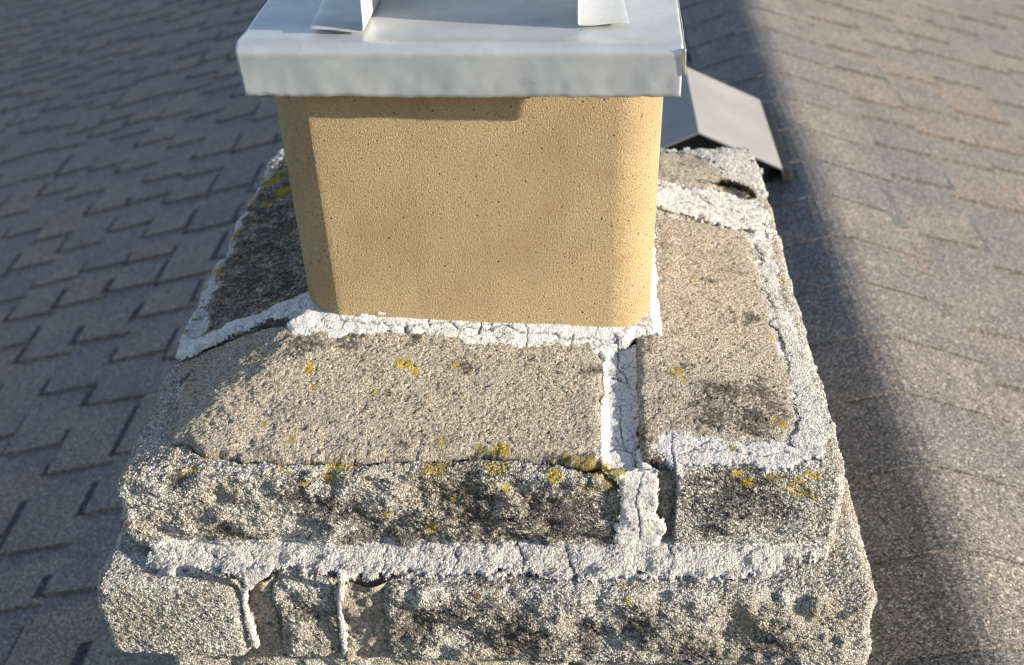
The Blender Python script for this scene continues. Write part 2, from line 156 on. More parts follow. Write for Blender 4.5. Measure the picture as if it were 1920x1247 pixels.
# ------------------------------------------------------------------ node helpers
class NT:
    def __init__(s, name):
        s.m = bpy.data.materials.new(name); s.m.use_nodes = True
        s.t = s.m.node_tree; s.b = s.t.nodes['Principled BSDF']; s.out = s.t.nodes['Material Output']
        s.co = s.n('ShaderNodeTexCoord').outputs['Object']
    def n(s, typ, **kw):
        x = s.t.nodes.new(typ)
        for k, v in kw.items(): setattr(x, k, v)
        return x
    def put(s, inp, v):
        if hasattr(v, 'is_output') or isinstance(v, bpy.types.NodeSocket): s.t.links.new(v, inp)
        elif v is not None: inp.default_value = v
    def math(s, op, a, b=None, c=None, clamp=False):
        x = s.n('ShaderNodeMath', operation=op, use_clamp=clamp)
        for i, v in enumerate((a, b, c)): s.put(x.inputs[i], v) if v is not None else None
        return x.outputs[0]
    def noise(s, scale, detail=2, rough=.5, co=None, dim=None):
        x = s.n('ShaderNodeTexNoise'); s.put(x.inputs['Vector'], co or s.co)
        x.inputs['Scale'].default_value = scale; x.inputs['Detail'].default_value = detail
        x.inputs['Roughness'].default_value = rough
        return x
    def vor(s, scale, feature='F1', co=None, rnd=1.):
        x = s.n('ShaderNodeTexVoronoi', feature=feature); s.put(x.inputs['Vector'], co or s.co)
        x.inputs['Scale'].default_value = scale; x.inputs['Randomness'].default_value = rnd
        return x
    def mr(s, v, a, b, c=0., d=1.):
        x = s.n('ShaderNodeMapRange', interpolation_type='SMOOTHSTEP')
        s.put(x.inputs[0], v)
        for i, q in enumerate((a, b, c, d)): x.inputs[1 + i].default_value = q
        return x.outputs[0]
    def mix(s, f, a, b, blend='MIX'):
        x = s.n('ShaderNodeMix', data_type='RGBA', blend_type=blend)
        s.put(x.inputs[0], f)
        s.put(x.inputs[6], a if hasattr(a, 'links') else (*a, 1) if len(a) == 3 else a)
        s.put(x.inputs[7], b if hasattr(b, 'links') else (*b, 1) if len(b) == 3 else b)
        return x.outputs[2]
    def fmix(s, f, a, b):
        x = s.n('ShaderNodeMix', data_type='FLOAT')
        s.put(x.inputs[0], f); s.put(x.inputs[2], a); s.put(x.inputs[3], b)
        return x.outputs[0]
    def ramp(s, v, stops):
        x = s.n('ShaderNodeValToRGB'); s.put(x.inputs[0], v)
        e = x.color_ramp.elements
        while len(e) < len(stops): e.new(.5)
        for el, (p_, c_) in zip(e, stops): el.position = p_; el.color = (*c_, 1)
        return x.outputs[0]
    def attr(s, name):
        x = s.n('ShaderNodeAttribute', attribute_name=name); return x.outputs['Fac']
    def warp(s, scale, amt, co=None):
        nz = s.noise(scale, 2, .5, co)
        v = s.n('ShaderNodeVectorMath', operation='SUBTRACT'); s.put(v.inputs[0], nz.outputs['Color']); v.inputs[1].default_value = (.5, .5, .5)
        v2 = s.n('ShaderNodeVectorMath', operation='SCALE'); s.put(v2.inputs[0], v.outputs[0]); v2.inputs['Scale'].default_value = amt
        v3 = s.n('ShaderNodeVectorMath', operation='ADD'); s.put(v3.inputs[0], v2.outputs[0]); s.put(v3.inputs[1], co or s.co)
        return v3.outputs[0]
    def disp(s, h, mid=0., real=True):
        x = s.n('ShaderNodeDisplacement'); s.put(x.inputs['Height'], h); x.inputs['Midlevel'].default_value = mid
        x.inputs['Scale'].default_value = 1.
        s.t.links.new(x.outputs[0], s.out.inputs['Displacement'])
        s.m.displacement_method = 'BOTH' if real else 'BUMP'
    def bump(s, h, dist=1., strength=1.):
        x = s.n('ShaderNodeBump'); s.put(x.inputs['Height'], h); x.inputs['Distance'].default_value = dist
        x.inputs['Strength'].default_value = strength
        s.t.links.new(x.outputs[0], s.b.inputs['Normal'])
    def base(s, c, rough=.9, spec=.25, metal=0.):
        s.put(s.b.inputs['Base Color'], c if hasattr(c, 'links') else (*c, 1))
        s.put(s.b.inputs['Roughness'], rough)
        s.b.inputs['Specular IOR Level'].default_value = spec
        s.put(s.b.inputs['Metallic'], metal)

# ------------------------------------------------------------------ materials
def stone_mat():
    N = NT('weathered_stone')
    tan, dark, yel, rus = N.attr('tan'), N.attr('dark'), N.attr('yel'), N.attr('rus')
    wht = N.attr('wht')
    wc = N.warp(300, .0030)
    e1 = N.vor(420, 'DISTANCE_TO_EDGE', wc).outputs['Distance']
    c1 = N.vor(420, 'F1', wc)
    rnd = N.n('ShaderNodeSeparateColor'); N.put(rnd.inputs[0], c1.outputs['Color'])
    wc2 = N.warp(500, .002)
    e2 = N.vor(620, 'DISTANCE_TO_EDGE', wc2).outputs['Distance']
    ed = N.mr(e1, .0, .26)
    ed2 = N.mr(e2, .0, .25)
    nz = N.noise(520, 3, .65).outputs['Fac']
    n2 = N.noise(60, 3, .6).outputs['Fac']
    n3 = N.noise(14, 3, .6).outputs['Fac']
    fine = N.noise(1300, 2, .6).outputs['Fac']
    # relief
    chips = N.math('MULTIPLY', ed, N.math('MULTIPLY_ADD', rnd.outputs[0], .0012, .0005))
    chips = N.math('ADD', chips, N.math('MULTIPLY', nz, .0010))
    sand = N.math('ADD', N.math('MULTIPLY', N.math('ADD', N.math('MULTIPLY', nz, .6), N.math('MULTIPLY', N.noise(300, 3, .7).outputs['Fac'], .7)), .0030), N.math('MULTIPLY', ed2, .00035))
    sand = N.math('ADD', sand, N.math('MULTIPLY', n2, .0016))
    h = N.fmix(tan, chips, sand)
    h = N.math('ADD', h, N.math('MULTIPLY', fine, .0003))
    pits = N.mr(N.noise(150, 2, .5).outputs['Fac'], .30, .38, -.0012, 0.)
    h = N.math('ADD', h, pits)
    N.disp(h, .0012)
    # colour of the chips
    ch = N.ramp(rnd.outputs[1], [(0, (.26, .245, .22)), (.18, (.47, .45, .40)), (.55, (.62, .59, .52)), (1, (.78, .75, .69))])
    ch = N.mix(N.mr(n3, .42, .62), ch, N.mix(.5, ch, (.46, .38, .27)))
    ch = N.mix(N.mr(e1, .0, .13, .90, 0.), ch, (.05, .045, .038))
    sd = N.ramp(nz, [(.30, (.07, .056, .042)), (.42, (.27, .23, .175)), (.53, (.49, .43, .345)), (.66, (.70, .64, .54))])
    sd = N.mix(N.mr(n2, .35, .7, 0., .35), sd, (.56, .47, .34))
    sd = N.mix(N.mr(N.noise(340, 3, .75).outputs['Fac'], .54, .64, 0., .80), sd, (.085, .068, .05))
    sd = N.mix(N.mr(N.noise(17, 4, .7).outputs['Fac'], .50, .68, 0., .45), sd, (.34, .33, .29))
    mot = N.mr(N.noise(30, 6, .75).outputs['Fac'], .52, .66, 0., .62)
    sd = N.mix(mot, sd, N.mix(.5, sd, (.07, .068, .06)))
    sd = N.mix(N.mr(N.noise(85, 5, .8).outputs['Fac'], .60, .70, 0., .6), sd, (.095, .09, .078))
    col = N.mix(tan, ch, sd)
    wn = N.math('ADD', wht, N.math('MULTIPLY', N.math('SUBTRACT', N.noise(110, 5, .75).outputs['Fac'], .5), 1.1))
    wv = N.mix(N.mr(e1, .0, .10, .6, 0.), (.80, .785, .75), (.12, .11, .10))
    col = N.mix(N.mr(wn, .42, .72, 0., .9), col, wv)
    # black algae, broken up by noise
    dn = N.noise(230, 4, .7).outputs['Fac']
    dm = N.math('ADD', N.math('MULTIPLY_ADD', dark, .46, .085), N.math('MULTIPLY', N.math('SUBTRACT', n2, .5), .95))
    dm = N.math('ADD', dm, N.math('MULTIPLY', N.math('SUBTRACT', dn, .5), 1.7))
    dm = N.mr(dm, .16, .62, 0., .85)
    col = N.mix(dm, col, (.040, .038, .034))
    # lichen
    ly = N.math('ADD', yel, N.math('MULTIPLY', N.math('SUBTRACT', N.noise(330, 5, .8).outputs['Fac'], .5), 2.6))
    ly = N.mr(ly, .44, .72, 0., .85)
    yc = N.mix(N.mr(n2, .35, .65), (.46, .32, .03), (.26, .20, .045))
    col = N.mix(ly, col, yc)
    lr = N.math('ADD', rus, N.math('MULTIPLY', N.math('SUBTRACT', dn, .5), 1.5))
    col = N.mix(N.mr(lr, .45, .65, 0., .85), col, (.20, .07, .025))
    col = N.mix(N.attr('crk'), col, (.018, .015, .012))
    N.base(col, .95, .08)
    return N.m

def mortar_mat():
    N = NT('white_mortar')
    yel, crk, sand = N.attr('yel'), N.attr('crk'), N.attr('tan')
    nz = N.noise(420, 4, .7).outputs['Fac']
    n2 = N.noise(90, 3, .6).outputs['Fac']
    e2 = N.vor(330, 'DISTANCE_TO_EDGE', N.warp(300, .003)).outputs['Distance']
    grain = N.mr(e2, 0, .25)
    h = N.math('ADD', N.math('MULTIPLY', nz, .0016), N.math('MULTIPLY', n2, .0022))
    h = N.math('ADD', h, N.math('MULTIPLY', N.math('MULTIPLY', grain, sand), .0009))
    # hair cracks
    ec = N.vor(62, 'DISTANCE_TO_EDGE', N.warp(90, .012)).outputs['Distance']
    hc = N.math('MULTIPLY', N.mr(ec, 0., .018, 1., 0.), N.mr(N.noise(30, 2).outputs['Fac'], .44, .54))
    h = N.math('SUBTRACT', h, N.math('MULTIPLY', hc, .0009))
    N.disp(h, .0012)
    col = N.ramp(nz, [(.27, (.20, .195, .185)), (.38, (.50, .49, .47)), (.52, (.74, .725, .69)), (.72, (.84, .82, .785))])
    col = N.mix(N.mr(n2, .52, .72, 0., .6), col, (.36, .34, .30))
    col = N.mix(N.math('MULTIPLY', N.mr(e2, 0, .12, .75, 0.), sand), col, (.13, .12, .10))
    col = N.mix(N.math('MULTIPLY', sand, .35), col, (.40, .37, .32))
    col = N.mix(hc, col, (.10, .09, .08))
    col = N.mix(crk, col, (.035, .03, .028))
    dk = N.math('ADD', N.math('MULTIPLY', N.attr('dark'), .6), N.math('MULTIPLY', N.math('SUBTRACT', N.noise(230, 4, .7).outputs['Fac'], .5), 1.6))
    col = N.mix(N.mr(dk, .25, .6, 0., .8), col, (.10, .10, .095))
    ly = N.math('ADD', yel, N.math('MULTIPLY', N.math('SUBTRACT', N.noise(200, 4, .7).outputs['Fac'], .5), 1.5))
    col = N.mix(N.mr(ly, .45, .65, 0., .85), col, (.30, .24, .04))
    N.base(col, .95, .2)
    return N.m

def recess_mat():
    N = NT('tan_bed_mortar')
    nz = N.noise(600, 3, .65).outputs['Fac']; n2 = N.noise(70, 3, .6).outputs['Fac']
    N.disp(N.math('ADD', N.math('MULTIPLY', nz, .0009), N.math('MULTIPLY', n2, .002)), .0013)
    col = N.ramp(nz, [(.32, (.17, .125, .07)), (.48, (.47, .38, .25)), (.68, (.68, .58, .42))])
    col = N.mix(N.mr(n2, .56, .66, 0., .6), col, (.16, .15, .14))
    N.base(col, .95, .15)
    return N.m

def clay_mat():
    N = NT('buff_fired_clay')
    nz = N.noise(1250, 2, .6).outputs['Fac']
    n1 = N.noise(560, 3, .7).outputs['Fac']
    n2 = N.noise(7, 3, .6).outputs['Fac']
    def specks(scale, r0, r1, keep, wv=None):
        v = N.vor(scale, 'F1', wv); q = N.n('ShaderNodeSeparateColor'); N.put(q.inputs[0], v.outputs['Color'])
        return N.math('MULTIPLY', N.mr(v.outputs['Distance'], r0, r1, 1., 0.), N.math('GREATER_THAN', q.outputs[0], keep))
    wv = N.warp(420, .0026)
    big = specks(120, .07, .15, .62, wv)
    mid = specks(260, .12, .24, .72, wv)
    sm = specks(520, .18, .34, .66, wv)
    h = N.math('ADD', N.math('MULTIPLY', nz, .0010), N.math('MULTIPLY', n1, .0013))
    h = N.math('SUBTRACT', h, N.math('MULTIPLY', N.math('MAXIMUM', big, N.math('MULTIPLY', mid, .6)), .0007))
    N.disp(h, .0005, real=False)
    col = N.ramp(n1, [(.32, (.28, .19, .095)), (.44, (.39, .282, .148)), (.55, (.45, .336, .183)), (.68, (.53, .415, .24))])
    col = N.mix(N.mr(n2, .42, .66, 0., .55), col, (.31, .22, .115))
    mp = N.n('ShaderNodeMapping'); N.put(mp.inputs[0], N.co); mp.inputs['Scale'].default_value = (38, 38, 3.5)
    stq = N.noise(1., 3, .6, mp.outputs[0]).outputs['Fac']
    col = N.mix(N.mr(stq, .52, .72, 0., .28), col, (.28, .205, .125))
    col = N.mix(N.mr(N.noise(48, 4, .75).outputs['Fac'], .60, .74, 0., .30), col, (.25, .16, .08))
    col = N.mix(N.math('MULTIPLY', sm, .62), col, (.15, .09, .04))
    col = N.mix(N.math('MULTIPLY', mid, .85), col, (.10, .06, .03))
    col = N.mix(N.math('MULTIPLY', big, .9), col, (.035, .022, .014))
    ir = N.noise(26, 2, .5).outputs['Fac']
    col = N.mix(N.mr(ir, .66, .76, 0., .35), col, (.34, .18, .11))
    N.base(col, .72, .35)
    return N.m

def metal_mat():
    N = NT('galvanised_steel')
    st = N.n('ShaderNodeMapping'); N.put(st.inputs[0], N.co); st.inputs['Scale'].default_value = (1, 1, 1)
    n1 = N.noise(22, 4, .6).outputs['Fac']; n2 = N.noise(260, 3, .6).outputs['Fac']; n3 = N.noise(7, 2, .5).outputs['Fac']
    v = N.vor(90, 'F1', N.warp(60, .01)); sp = N.n('ShaderNodeSeparateColor'); N.put(sp.inputs[0], v.outputs['Color'])
    col = N.ramp(n1, [(.3, (.60, .612, .62)), (.5, (.67, .68, .685)), (.72, (.73, .735, .73))])
    col = N.mix(N.math('MULTIPLY', sp.outputs[0], .16), col, (.40, .42, .44))
    scr = N.noise(70, 4, .8, N.warp(12, .25)).outputs['Fac']
    col = N.mix(N.mr(scr, .66, .72, 0., .35), col, (.80, .80, .79))
    col = N.mix(N.mr(N.noise(40, 3, .7).outputs['Fac'], .64, .76, 0., .3), col, (.36, .35, .32))
    rg = N.math('MULTIPLY_ADD', n2, .10, .30)
    rg = N.math('ADD', rg, N.math('MULTIPLY', sp.outputs[1], .06))
    h = N.math('ADD', N.math('MULTIPLY', n3, .004), N.math('MULTIPLY', n1, .0005))
    h = N.math('ADD', h, N.math('MULTIPLY', n2, .00003))
    N.bump(h, 1., .6)
    N.base(col, rg, .5, .45)
    return N.m

def shingle_mat():
    N = NT('asphalt_granules')
    rnd = N.attr('rnd')
    v = N.vor(520, 'F1'); s_ = N.n('ShaderNodeSeparateColor'); N.put(s_.inputs[0], v.outputs['Color'])
    gr = N.ramp(s_.outputs[0], [(0, (.03, .028, .026)), (.35, (.148, .136, .121)), (.72, (.272, .247, .217)), (.93, (.40, .36, .32)), (1, (.75, .70, .62))])
    tint = N.ramp(rnd, [(0, (.84, .86, .90)), (.35, (.95, .94, .93)), (.6, (1.08, 1.04, .99)), (.8, (.94, .92, .91)), (.93, (1.10, 1.0, .93)), (1, (1.14, .99, .91))])
    col = N.mix(1., gr, tint, 'MULTIPLY')
    n2 = N.noise(11, 4, .65).outputs['Fac']
    col = N.mix(1., col, N.ramp(n2, [(.25, (.80, .81, .84)), (.75, (1.16, 1.14, 1.08))]), 'MULTIPLY')
    # granule blend lines: elongated streaks across each shingle
    mp = N.n('ShaderNodeMapping'); N.put(mp.inputs[0], N.co); mp.inputs['Scale'].default_value = (12, 3, 12)
    n4 = N.noise(2.2, 3, .6, mp.outputs[0]).outputs['Fac']
    col = N.mix(N.mr(n4, .55, .75, 0., .20), col, (.13, .10, .082))
    h = N.math('MULTIPLY', N.mr(v.outputs['Distance'], 0, .6, 1, 0), N.math('MULTIPLY_ADD', s_.outputs[1], .0009, .0003))
    N.bump(N.math('ADD', h, N.math('MULTIPLY', N.noise(30, 3).outputs['Fac'], .0015)), 1., .8)
    N.base(col, .72, .5)
    return N.m

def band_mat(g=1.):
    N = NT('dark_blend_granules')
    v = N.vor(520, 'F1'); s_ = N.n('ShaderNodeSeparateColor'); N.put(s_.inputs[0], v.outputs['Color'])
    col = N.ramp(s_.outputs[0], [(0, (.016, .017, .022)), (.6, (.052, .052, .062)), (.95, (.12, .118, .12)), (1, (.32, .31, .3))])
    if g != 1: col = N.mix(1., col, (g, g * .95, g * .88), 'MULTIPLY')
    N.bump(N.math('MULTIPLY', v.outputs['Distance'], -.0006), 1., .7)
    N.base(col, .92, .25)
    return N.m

def plain(name, c, rough=.6, metal=0., bumpy=0., var=.12):
    N = NT(name)
    n1 = N.noise(9, 4, .6).outputs['Fac']
    N.base(N.mix(1., c, N.ramp(n1, [(.3, (1 - var,) * 3), (.7, (1 + var,) * 3)]), 'MULTIPLY'), rough, .4, metal)
    if bumpy: N.bump(n1, bumpy, .5)
    return N.m

STONE, MORTAR, RECESS, CLAY, METAL = stone_mat(), mortar_mat(), recess_mat(), clay_mat(), metal_mat()
SHING, BAND, BAND_SUNLIT = shingle_mat(), band_mat(), band_mat(2.1)  # same band print, with the sunlit slope's brightness put into the second colour

# ------------------------------------------------------------------ ground, sky side
def ground():
    N = NT('lawn_grass')
    n1 = N.noise(.6, 5, .7).outputs['Fac']; n2 = N.noise(30, 3, .7).outputs['Fac']
    c = N.mix(n1, (.045, .075, .022), (.085, .10, .035))
    c = N.mix(N.math('MULTIPLY', n2, .5), c, (.03, .045, .015))
    N.bump(n2, .05, .6); N.base(c, .95, .2)
    xs = np.linspace(-900, 900, 31)
    V = np.array([(a, b, -4.6) for a in xs for b in xs])
    o = mesh_np('ground', V, grid_faces(31, 31), N.m)
    o['kind'] = 'structure'
ground()

# ------------------------------------------------------------------ house with its shingled roof
XR, ZR, MM = .516, -.325, .333
CL = math.hypot(1, MM)
Y0, Y1 = -4.2, 8.4
house = empty('house', (0, 0, -4.6))
tag(house, 'house under a gable roof of blended grey-brown asphalt shingles, its ridge running past the chimney', 'house')

def rp(side, s, y, h):
    """point on the roof: s metres down the slope from the ridge, h above the deck"""
    return (XR + side * (s / CL - h * -MM / CL), y, ZR - s * MM / CL + h / CL + 4.6)

def slope(side):
    rng = random.Random(11 if side < 0 else 23)
    V, F, R_, M = [], [], [], []
    E, t = .1475, .0068
    rows = int((8.2 if side < 0 else 6.0) / E)
    teeth = []
    for r in range(rows + 1):
        y = Y0 - rng.random() * .2; L = []
        while y < Y1:
            a = y; b = y + rng.choice((.07, .09, .12, .15, .18)) * rng.uniform(.85, 1.15)
            L.append((a, b, rng.random(), rng.uniform(-.006, .006)))
            y = b + rng.choice((.04, .06, .09, .13)) * rng.uniform(.85, 1.15)
        teeth.append(L)
    def quad(pts, rnd, m=0):
        i = len(V); V.extend(pts); F.append((i, i + 1, i + 2, i + 3) if side > 0 else (i + 3, i + 2, i + 1, i)); R_.extend([rnd] * 4); M.append(m)
    for r in range(rows):
        s0, s1 = r * E, (r + 1) * E
        sb = s0 - .01 if r else .05; st_ = s0 - .004 if r else .08
        # lower lamination, one shingle (about a metre) at a time
        y = Y0 - rng.random()
        while y < Y1:
            y2 = min(y + 1.0, Y1); ya = max(y, Y0); rn = rng.random() * .8; j = rng.uniform(-.0015, .0015)
            if y2 > ya:
                n = max(1, int((y2 - ya) / .2))
                for k in range(n):
                    a = ya + (y2 - ya) * k / n; b = ya + (y2 - ya) * (k + 1) / n
                    quad([rp(side, sb, a, .0005), rp(side, s1 + j, a, t + .001), rp(side, s1 + j, b, t + .001), rp(side, sb, b, .0005)], rn)
                    quad([rp(side, s1 + j, a, t + .001), rp(side, s1 + j, a, 0), rp(side, s1 + j, b, 0), rp(side, s1 + j, b, t + .001)], rn)
            y = y2
        # teeth of the upper lamination
        for a, b, rn, sk in teeth[r]:
            a = max(a, Y0); b = min(b, Y1)
            if b - a < .03: continue
            h0, h1 = .0015 + t * .9, 2 * t + .0012
            c = .006
            j = rng.uniform(-.002, .0015)
            A0, B0, A1, B1 = a - c, b + c, a + sk + c, b + sk - c
            quad([rp(side, st_, A0, h0), rp(side, s1 + .001 + j, A1, h1), rp(side, s1 + .001 + j, B1, h1), rp(side, st_, B0, h0)], rn)
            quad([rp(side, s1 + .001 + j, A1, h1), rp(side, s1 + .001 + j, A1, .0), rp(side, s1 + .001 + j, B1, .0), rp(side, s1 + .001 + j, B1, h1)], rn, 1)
            quad([rp(side, st_, A0, h0), rp(side, st_, A0, 0), rp(side, s1 + j, A1, 0), rp(side, s1 + .001 + j, A1, h1)], rn)
            quad([rp(side, s1 + .001 + j, B1, h1), rp(side, s1 + j, B1, 0), rp(side, st_, B0, 0), rp(side, st_, B0, h0)], rn)
            # dark granule band printed on the course below, under each tooth
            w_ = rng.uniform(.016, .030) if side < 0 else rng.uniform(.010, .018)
            nxt = [(p_ - c, q_ + c) for p_, q_, _, _ in teeth[r + 1]]
            cuts = sorted({A1, B1, *[x for p_, q_ in nxt for x in (p_, q_) if A1 < x < B1]})
            for u, v_ in zip(cuts, cuts[1:]):
                if v_ - u < .004: continue
                mid = (u + v_) / 2; on = any(p_ < mid < q_ for p_, q_ in nxt)
                hh = lambda s: (.0015 + t * .9 + (t * 1.1) * (s - s1) / E if on else .0011 + t * (s - s1) / E) + .0008
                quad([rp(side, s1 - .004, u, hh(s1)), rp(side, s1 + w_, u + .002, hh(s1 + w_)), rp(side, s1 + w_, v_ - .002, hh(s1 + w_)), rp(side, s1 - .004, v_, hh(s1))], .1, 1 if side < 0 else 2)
    # the deck beneath, down to the soffit
    sN = rows * E
    for a, b, c_, d_ in (((0, Y0), (sN, Y0), (sN, Y1), (0, Y1)),):
        quad([rp(side, a[0], a[1], -.004), rp(side, b[0], b[1], -.004), rp(side, c_[0], c_[1], -.004), rp(side, d_[0], d_[1], -.004)], .4)
        quad([rp(side, a[0], a[1], -.15), rp(side, d_[0], d_[1], -.15), rp(side, c_[0], c_[1], -.15), rp(side, b[0], b[1], -.15)], .4)
    quad([rp(side, sN, Y0, -.004), rp(side, sN, Y0, -.15), rp(side, sN, Y1, -.15), rp(side, sN, Y1, -.004)], .4)
    for yy in (Y0, Y1): quad([rp(side, 0, yy, -.004), rp(side, 0, yy, -.15), rp(side, sN, yy, -.15), rp(side, sN, yy, -.004)], .4)
    mesh_np('roof_slope', V, F, [SHING, BAND, BAND_SUNLIT], house, {'rnd': R_}, smooth=False, midx=M,
            label='shaded blue-grey slope left of the chimney' if side < 0 else 'sunlit grey-brown slope beyond the ridge')
slope(-1); slope(1)

def ridge():
    rng = random.Random(5)
    V, F, R_, M = [], [], [], []
    HW, N_, E = .168, 25, .1435
    k = 0; y = 6.4
    # caps lap towards the far end, exposed edges face the viewer
    yy = [-.089 + E * i for i in range(-28, 59)]
    for y in yy:
        rn = rng.random() * .75; off = len(V); hw = HW + rng.uniform(-.003, .003)
        yb = y + rng.uniform(-.003, .003); dy = rng.uniform(-.004, .004)
        for (yc, h) in ((yb, .008), (yb, .0148), (yb + E + .03, .0112)):
            for i in range(N_):
                u = -1 + 2 * i / (N_ - 1)
                s = u * hw
                x = s / CL
                # rounded crown over the ridge
                a = abs(x); R0 = .036
                z = -MM * a if a > R0 else -MM * (a * a / (2 * R0) + R0 / 2)
                V.append((XR + x, yc + dy * u, ZR + z + h + 4.6)); R_.append(rn)
        for q in range(2):
            for i in range(N_ - 1):
                a = off + q * N_ + i
                F.append((a, a + 1, a + 1 + N_, a + N_)); M.append(0)
        for i in (0, N_ - 1):                                   # side edges with thickness
            a, b = off + N_ + i, off + 2 * N_ + i
            c0, c1 = V[a], V[b]; j = len(V)
            V.extend([c0, c1, (c1[0], c1[1], c1[2] - .010), (c0[0], c0[1], c0[2] - .010)]); R_.extend([rn] * 4)
            F.append((j, j + 1, j + 2, j + 3)); M.append(1)
    mesh_np('ridge_cap', V, F, [SHING, BAND], house, {'rnd': R_}, smooth=False, midx=M, label='overlapping cap shingles bent over the ridge')
ridge()

def boxmesh(name, boxes, mat, parent=None, bevel=.0, label=None):
    V, F = [], []
    for (x0, x1, y0, y1, z0, z1) in boxes:
        o = len(V)
        V += [(x0, y0, z0), (x1, y0, z0), (x1, y1, z0), (x0, y1, z0), (x0, y0, z1), (x1, y0, z1), (x1, y1, z1), (x0, y1, z1)]
        F += [[o + i for i in f] for f in ((0, 3, 2, 1), (4, 5, 6, 7), (0, 1, 5, 4), (1, 2, 6, 5), (2, 3, 7, 6), (3, 0, 4, 7))]
    o = mesh_np(name, V, F, mat, parent, smooth=False, label=label)
    if bevel:
        b = o.modifiers.new('bevel', 'BEVEL'); b.width = bevel; b.segments = 2
    return o
WALLM = plain('cream_siding', (.55, .52, .45), .7)
V = []
xa, xb = XR - 7.2, XR + 5.2
zl, zr_ = ZR - 7.2 * MM - .17 + 4.6, ZR - 5.2 * MM - .17 + 4.6
ap = ZR - .19 + 4.6
for yy in (Y0 + .35, Y1 - .35):
    V += [(xa, yy, 0), (xb, yy, 0), (xb, yy, zr_), (XR, yy, ap), (xa, yy, zl)]
me = bpy.data.meshes.new('wall')
me.from_pydata(V, [], [(0, 1, 2, 3, 4), (9, 8, 7, 6, 5), (0, 5, 6, 1), (1, 6, 7, 2), (4, 9, 5, 0)])
me.materials.append(WALLM)
wo = bpy.data.objects.new('wall', me); COL.objects.link(wo); wo.parent = house

# ------------------------------------------------------------------ roof vent behind the chimney
vent = empty('roof_vent', (.305, 1.13, -.41))
tag(vent, 'low gabled grey metal roof vent behind the chimney beside the ridge', 'roof vent')
VM = plain('painted_vent_metal', (.30, .29, .275), .5, .0)
DK = plain('dark_louvre', (.03, .03, .033), .8)
def prism(name, prof, y0, y1, mat, parent, off, t=.003, skew=(0, 0)):
    """thin folded sheet: profile of (x, z) swept along y"""
    V, F = [], []
    n = len(prof)
    for y, sk in ((y0, skew[0]), (y1, skew[1])):
        for dz in (0, -t):
            for x, z in prof: V.append((x - off[0], y + sk * 0 - off[1], z + dz - off[2]))
    A, B, C_, D_ = 0, n, 2 * n, 3 * n
    for i in range(n - 1):
        F += [(A + i, A + i + 1, C_ + i + 1, C_ + i), (B + i + 1, B + i, D_ + i, D_ + i + 1),
              (A + i + 1, A + i, B + i, B + i + 1), (C_ + i, C_ + i + 1, D_ + i + 1, D_ + i)]
    F += [(A, C_, D_, B), (A + n - 1, B + n - 1, D_ + n - 1, C_ + n - 1)]
    return mesh_np(name, V, F, mat, parent, smooth=False)
L0 = (.305, 1.13, -.41)
prism('hood', [(.150, -.312), (.152, -.300), (.305, -.229), (.456, -.2995), (.458, -.311)], .985, 1.30, VM, vent, L0)
boxmesh('edge_seal', [(.4575 - L0[0], .474 - L0[0], .990 - L0[1], 1.296 - L0[1], -.345 - L0[2], -.303 - L0[2])], DK, vent, .002, 'black strip along the right eave')
# gable ends closing the hood just inside its lips, and the dark throat underneath
def poly_extrude(name, prof, y0, y1, mat, parent, off):
    n = len(prof); V = [(x - off[0], y - off[1], z - off[2]) for y in (y0, y1) for x, z in prof]
    me = bpy.data.meshes.new(name)
    me.from_pydata(V, [], [tuple(range(n - 1, -1, -1)), tuple(range(n, 2 * n))] + [(i, (i + 1) % n, n + (i + 1) % n, n + i) for i in range(n)])
    me.update(); me.materials.append(mat)
    o = bpy.data.objects.new(name, me); COL.objects.link(o); o.parent = parent
    bm_fix(me)
    return o
def bm_fix(me):
    import bmesh
    b = bmesh.new(); b.from_mesh(me); bmesh.ops.recalc_face_normals(b, faces=b.faces); b.to_mesh(me); b.free()
poly_extrude('throat', [(.175, -.45), (.435, -.365), (.435, -.300), (.305, -.238), (.175, -.30)], 1.005, 1.28, DK, vent, L0)
poly_extrude('flange', [(.14, ZR - .39 * MM + .004), (.14, ZR - .39 * MM + .014), (.44, ZR - .09 * MM + .018), (.44, ZR - .09 * MM + .008)], .94, 1.34, VM, vent, L0)

# ------------------------------------------------------------------ chimney
CZ = -.85
chim = empty('chimney', (0, .15, CZ))
tag(chim, 'square split-face stone chimney with cracked white mortar and yellow lichen, holding the clay flue', 'chimney')
def lc(V): return np.asarray(V) - np.array([0, .15, CZ])

def blobs(P, key, grow=1.):
    r = np.zeros(len(P)); k = .006 if key.startswith('dark') else .0025
    P = P + np.stack([fbm(P, 70, 3, 81), fbm(P, 70, 3, 83), fbm(P, 70, 3, 85)], 1) * k * 2
    for b in D[key]:
        c = np.array(b[:3]); rad = b[3] / 2200. * grow * (1.25 if key.startswith('dark') else 1)
        d = np.linalg.norm(P - c, axis=1)
        r = np.maximum(r, np.clip(1.25 - d / rad, 0, 1))
    return r
def near_attrs(P):
    dk = np.maximum.reduce([blobs(P, 'dark_top'), blobs(P, 'dark_c1'), blobs(P, 'dark_c2')])
    ye = np.maximum.reduce([blobs(P, 'yel_top', 1.25), blobs(P, 'yel_c1', 1.2), blobs(P, 'yel_c2', 1.3)])
    band = np.exp(-((P[:, 1] + .163) / .011) ** 2) * (P[:, 2] > -.05) * (np.abs(P[:, 0]) < .33)
    band = np.maximum(band, .9 * np.exp(-((P[:, 0] + .296) / .012) ** 2) * (P[:, 2] > -.05) * (P[:, 1] > -.02))
    ye = np.maximum(ye, .74 * band * sstep(-.15, .30, fbm(P, 38, 2, 91)))
    return dk, ye, blobs(P, 'rus', 1.2)

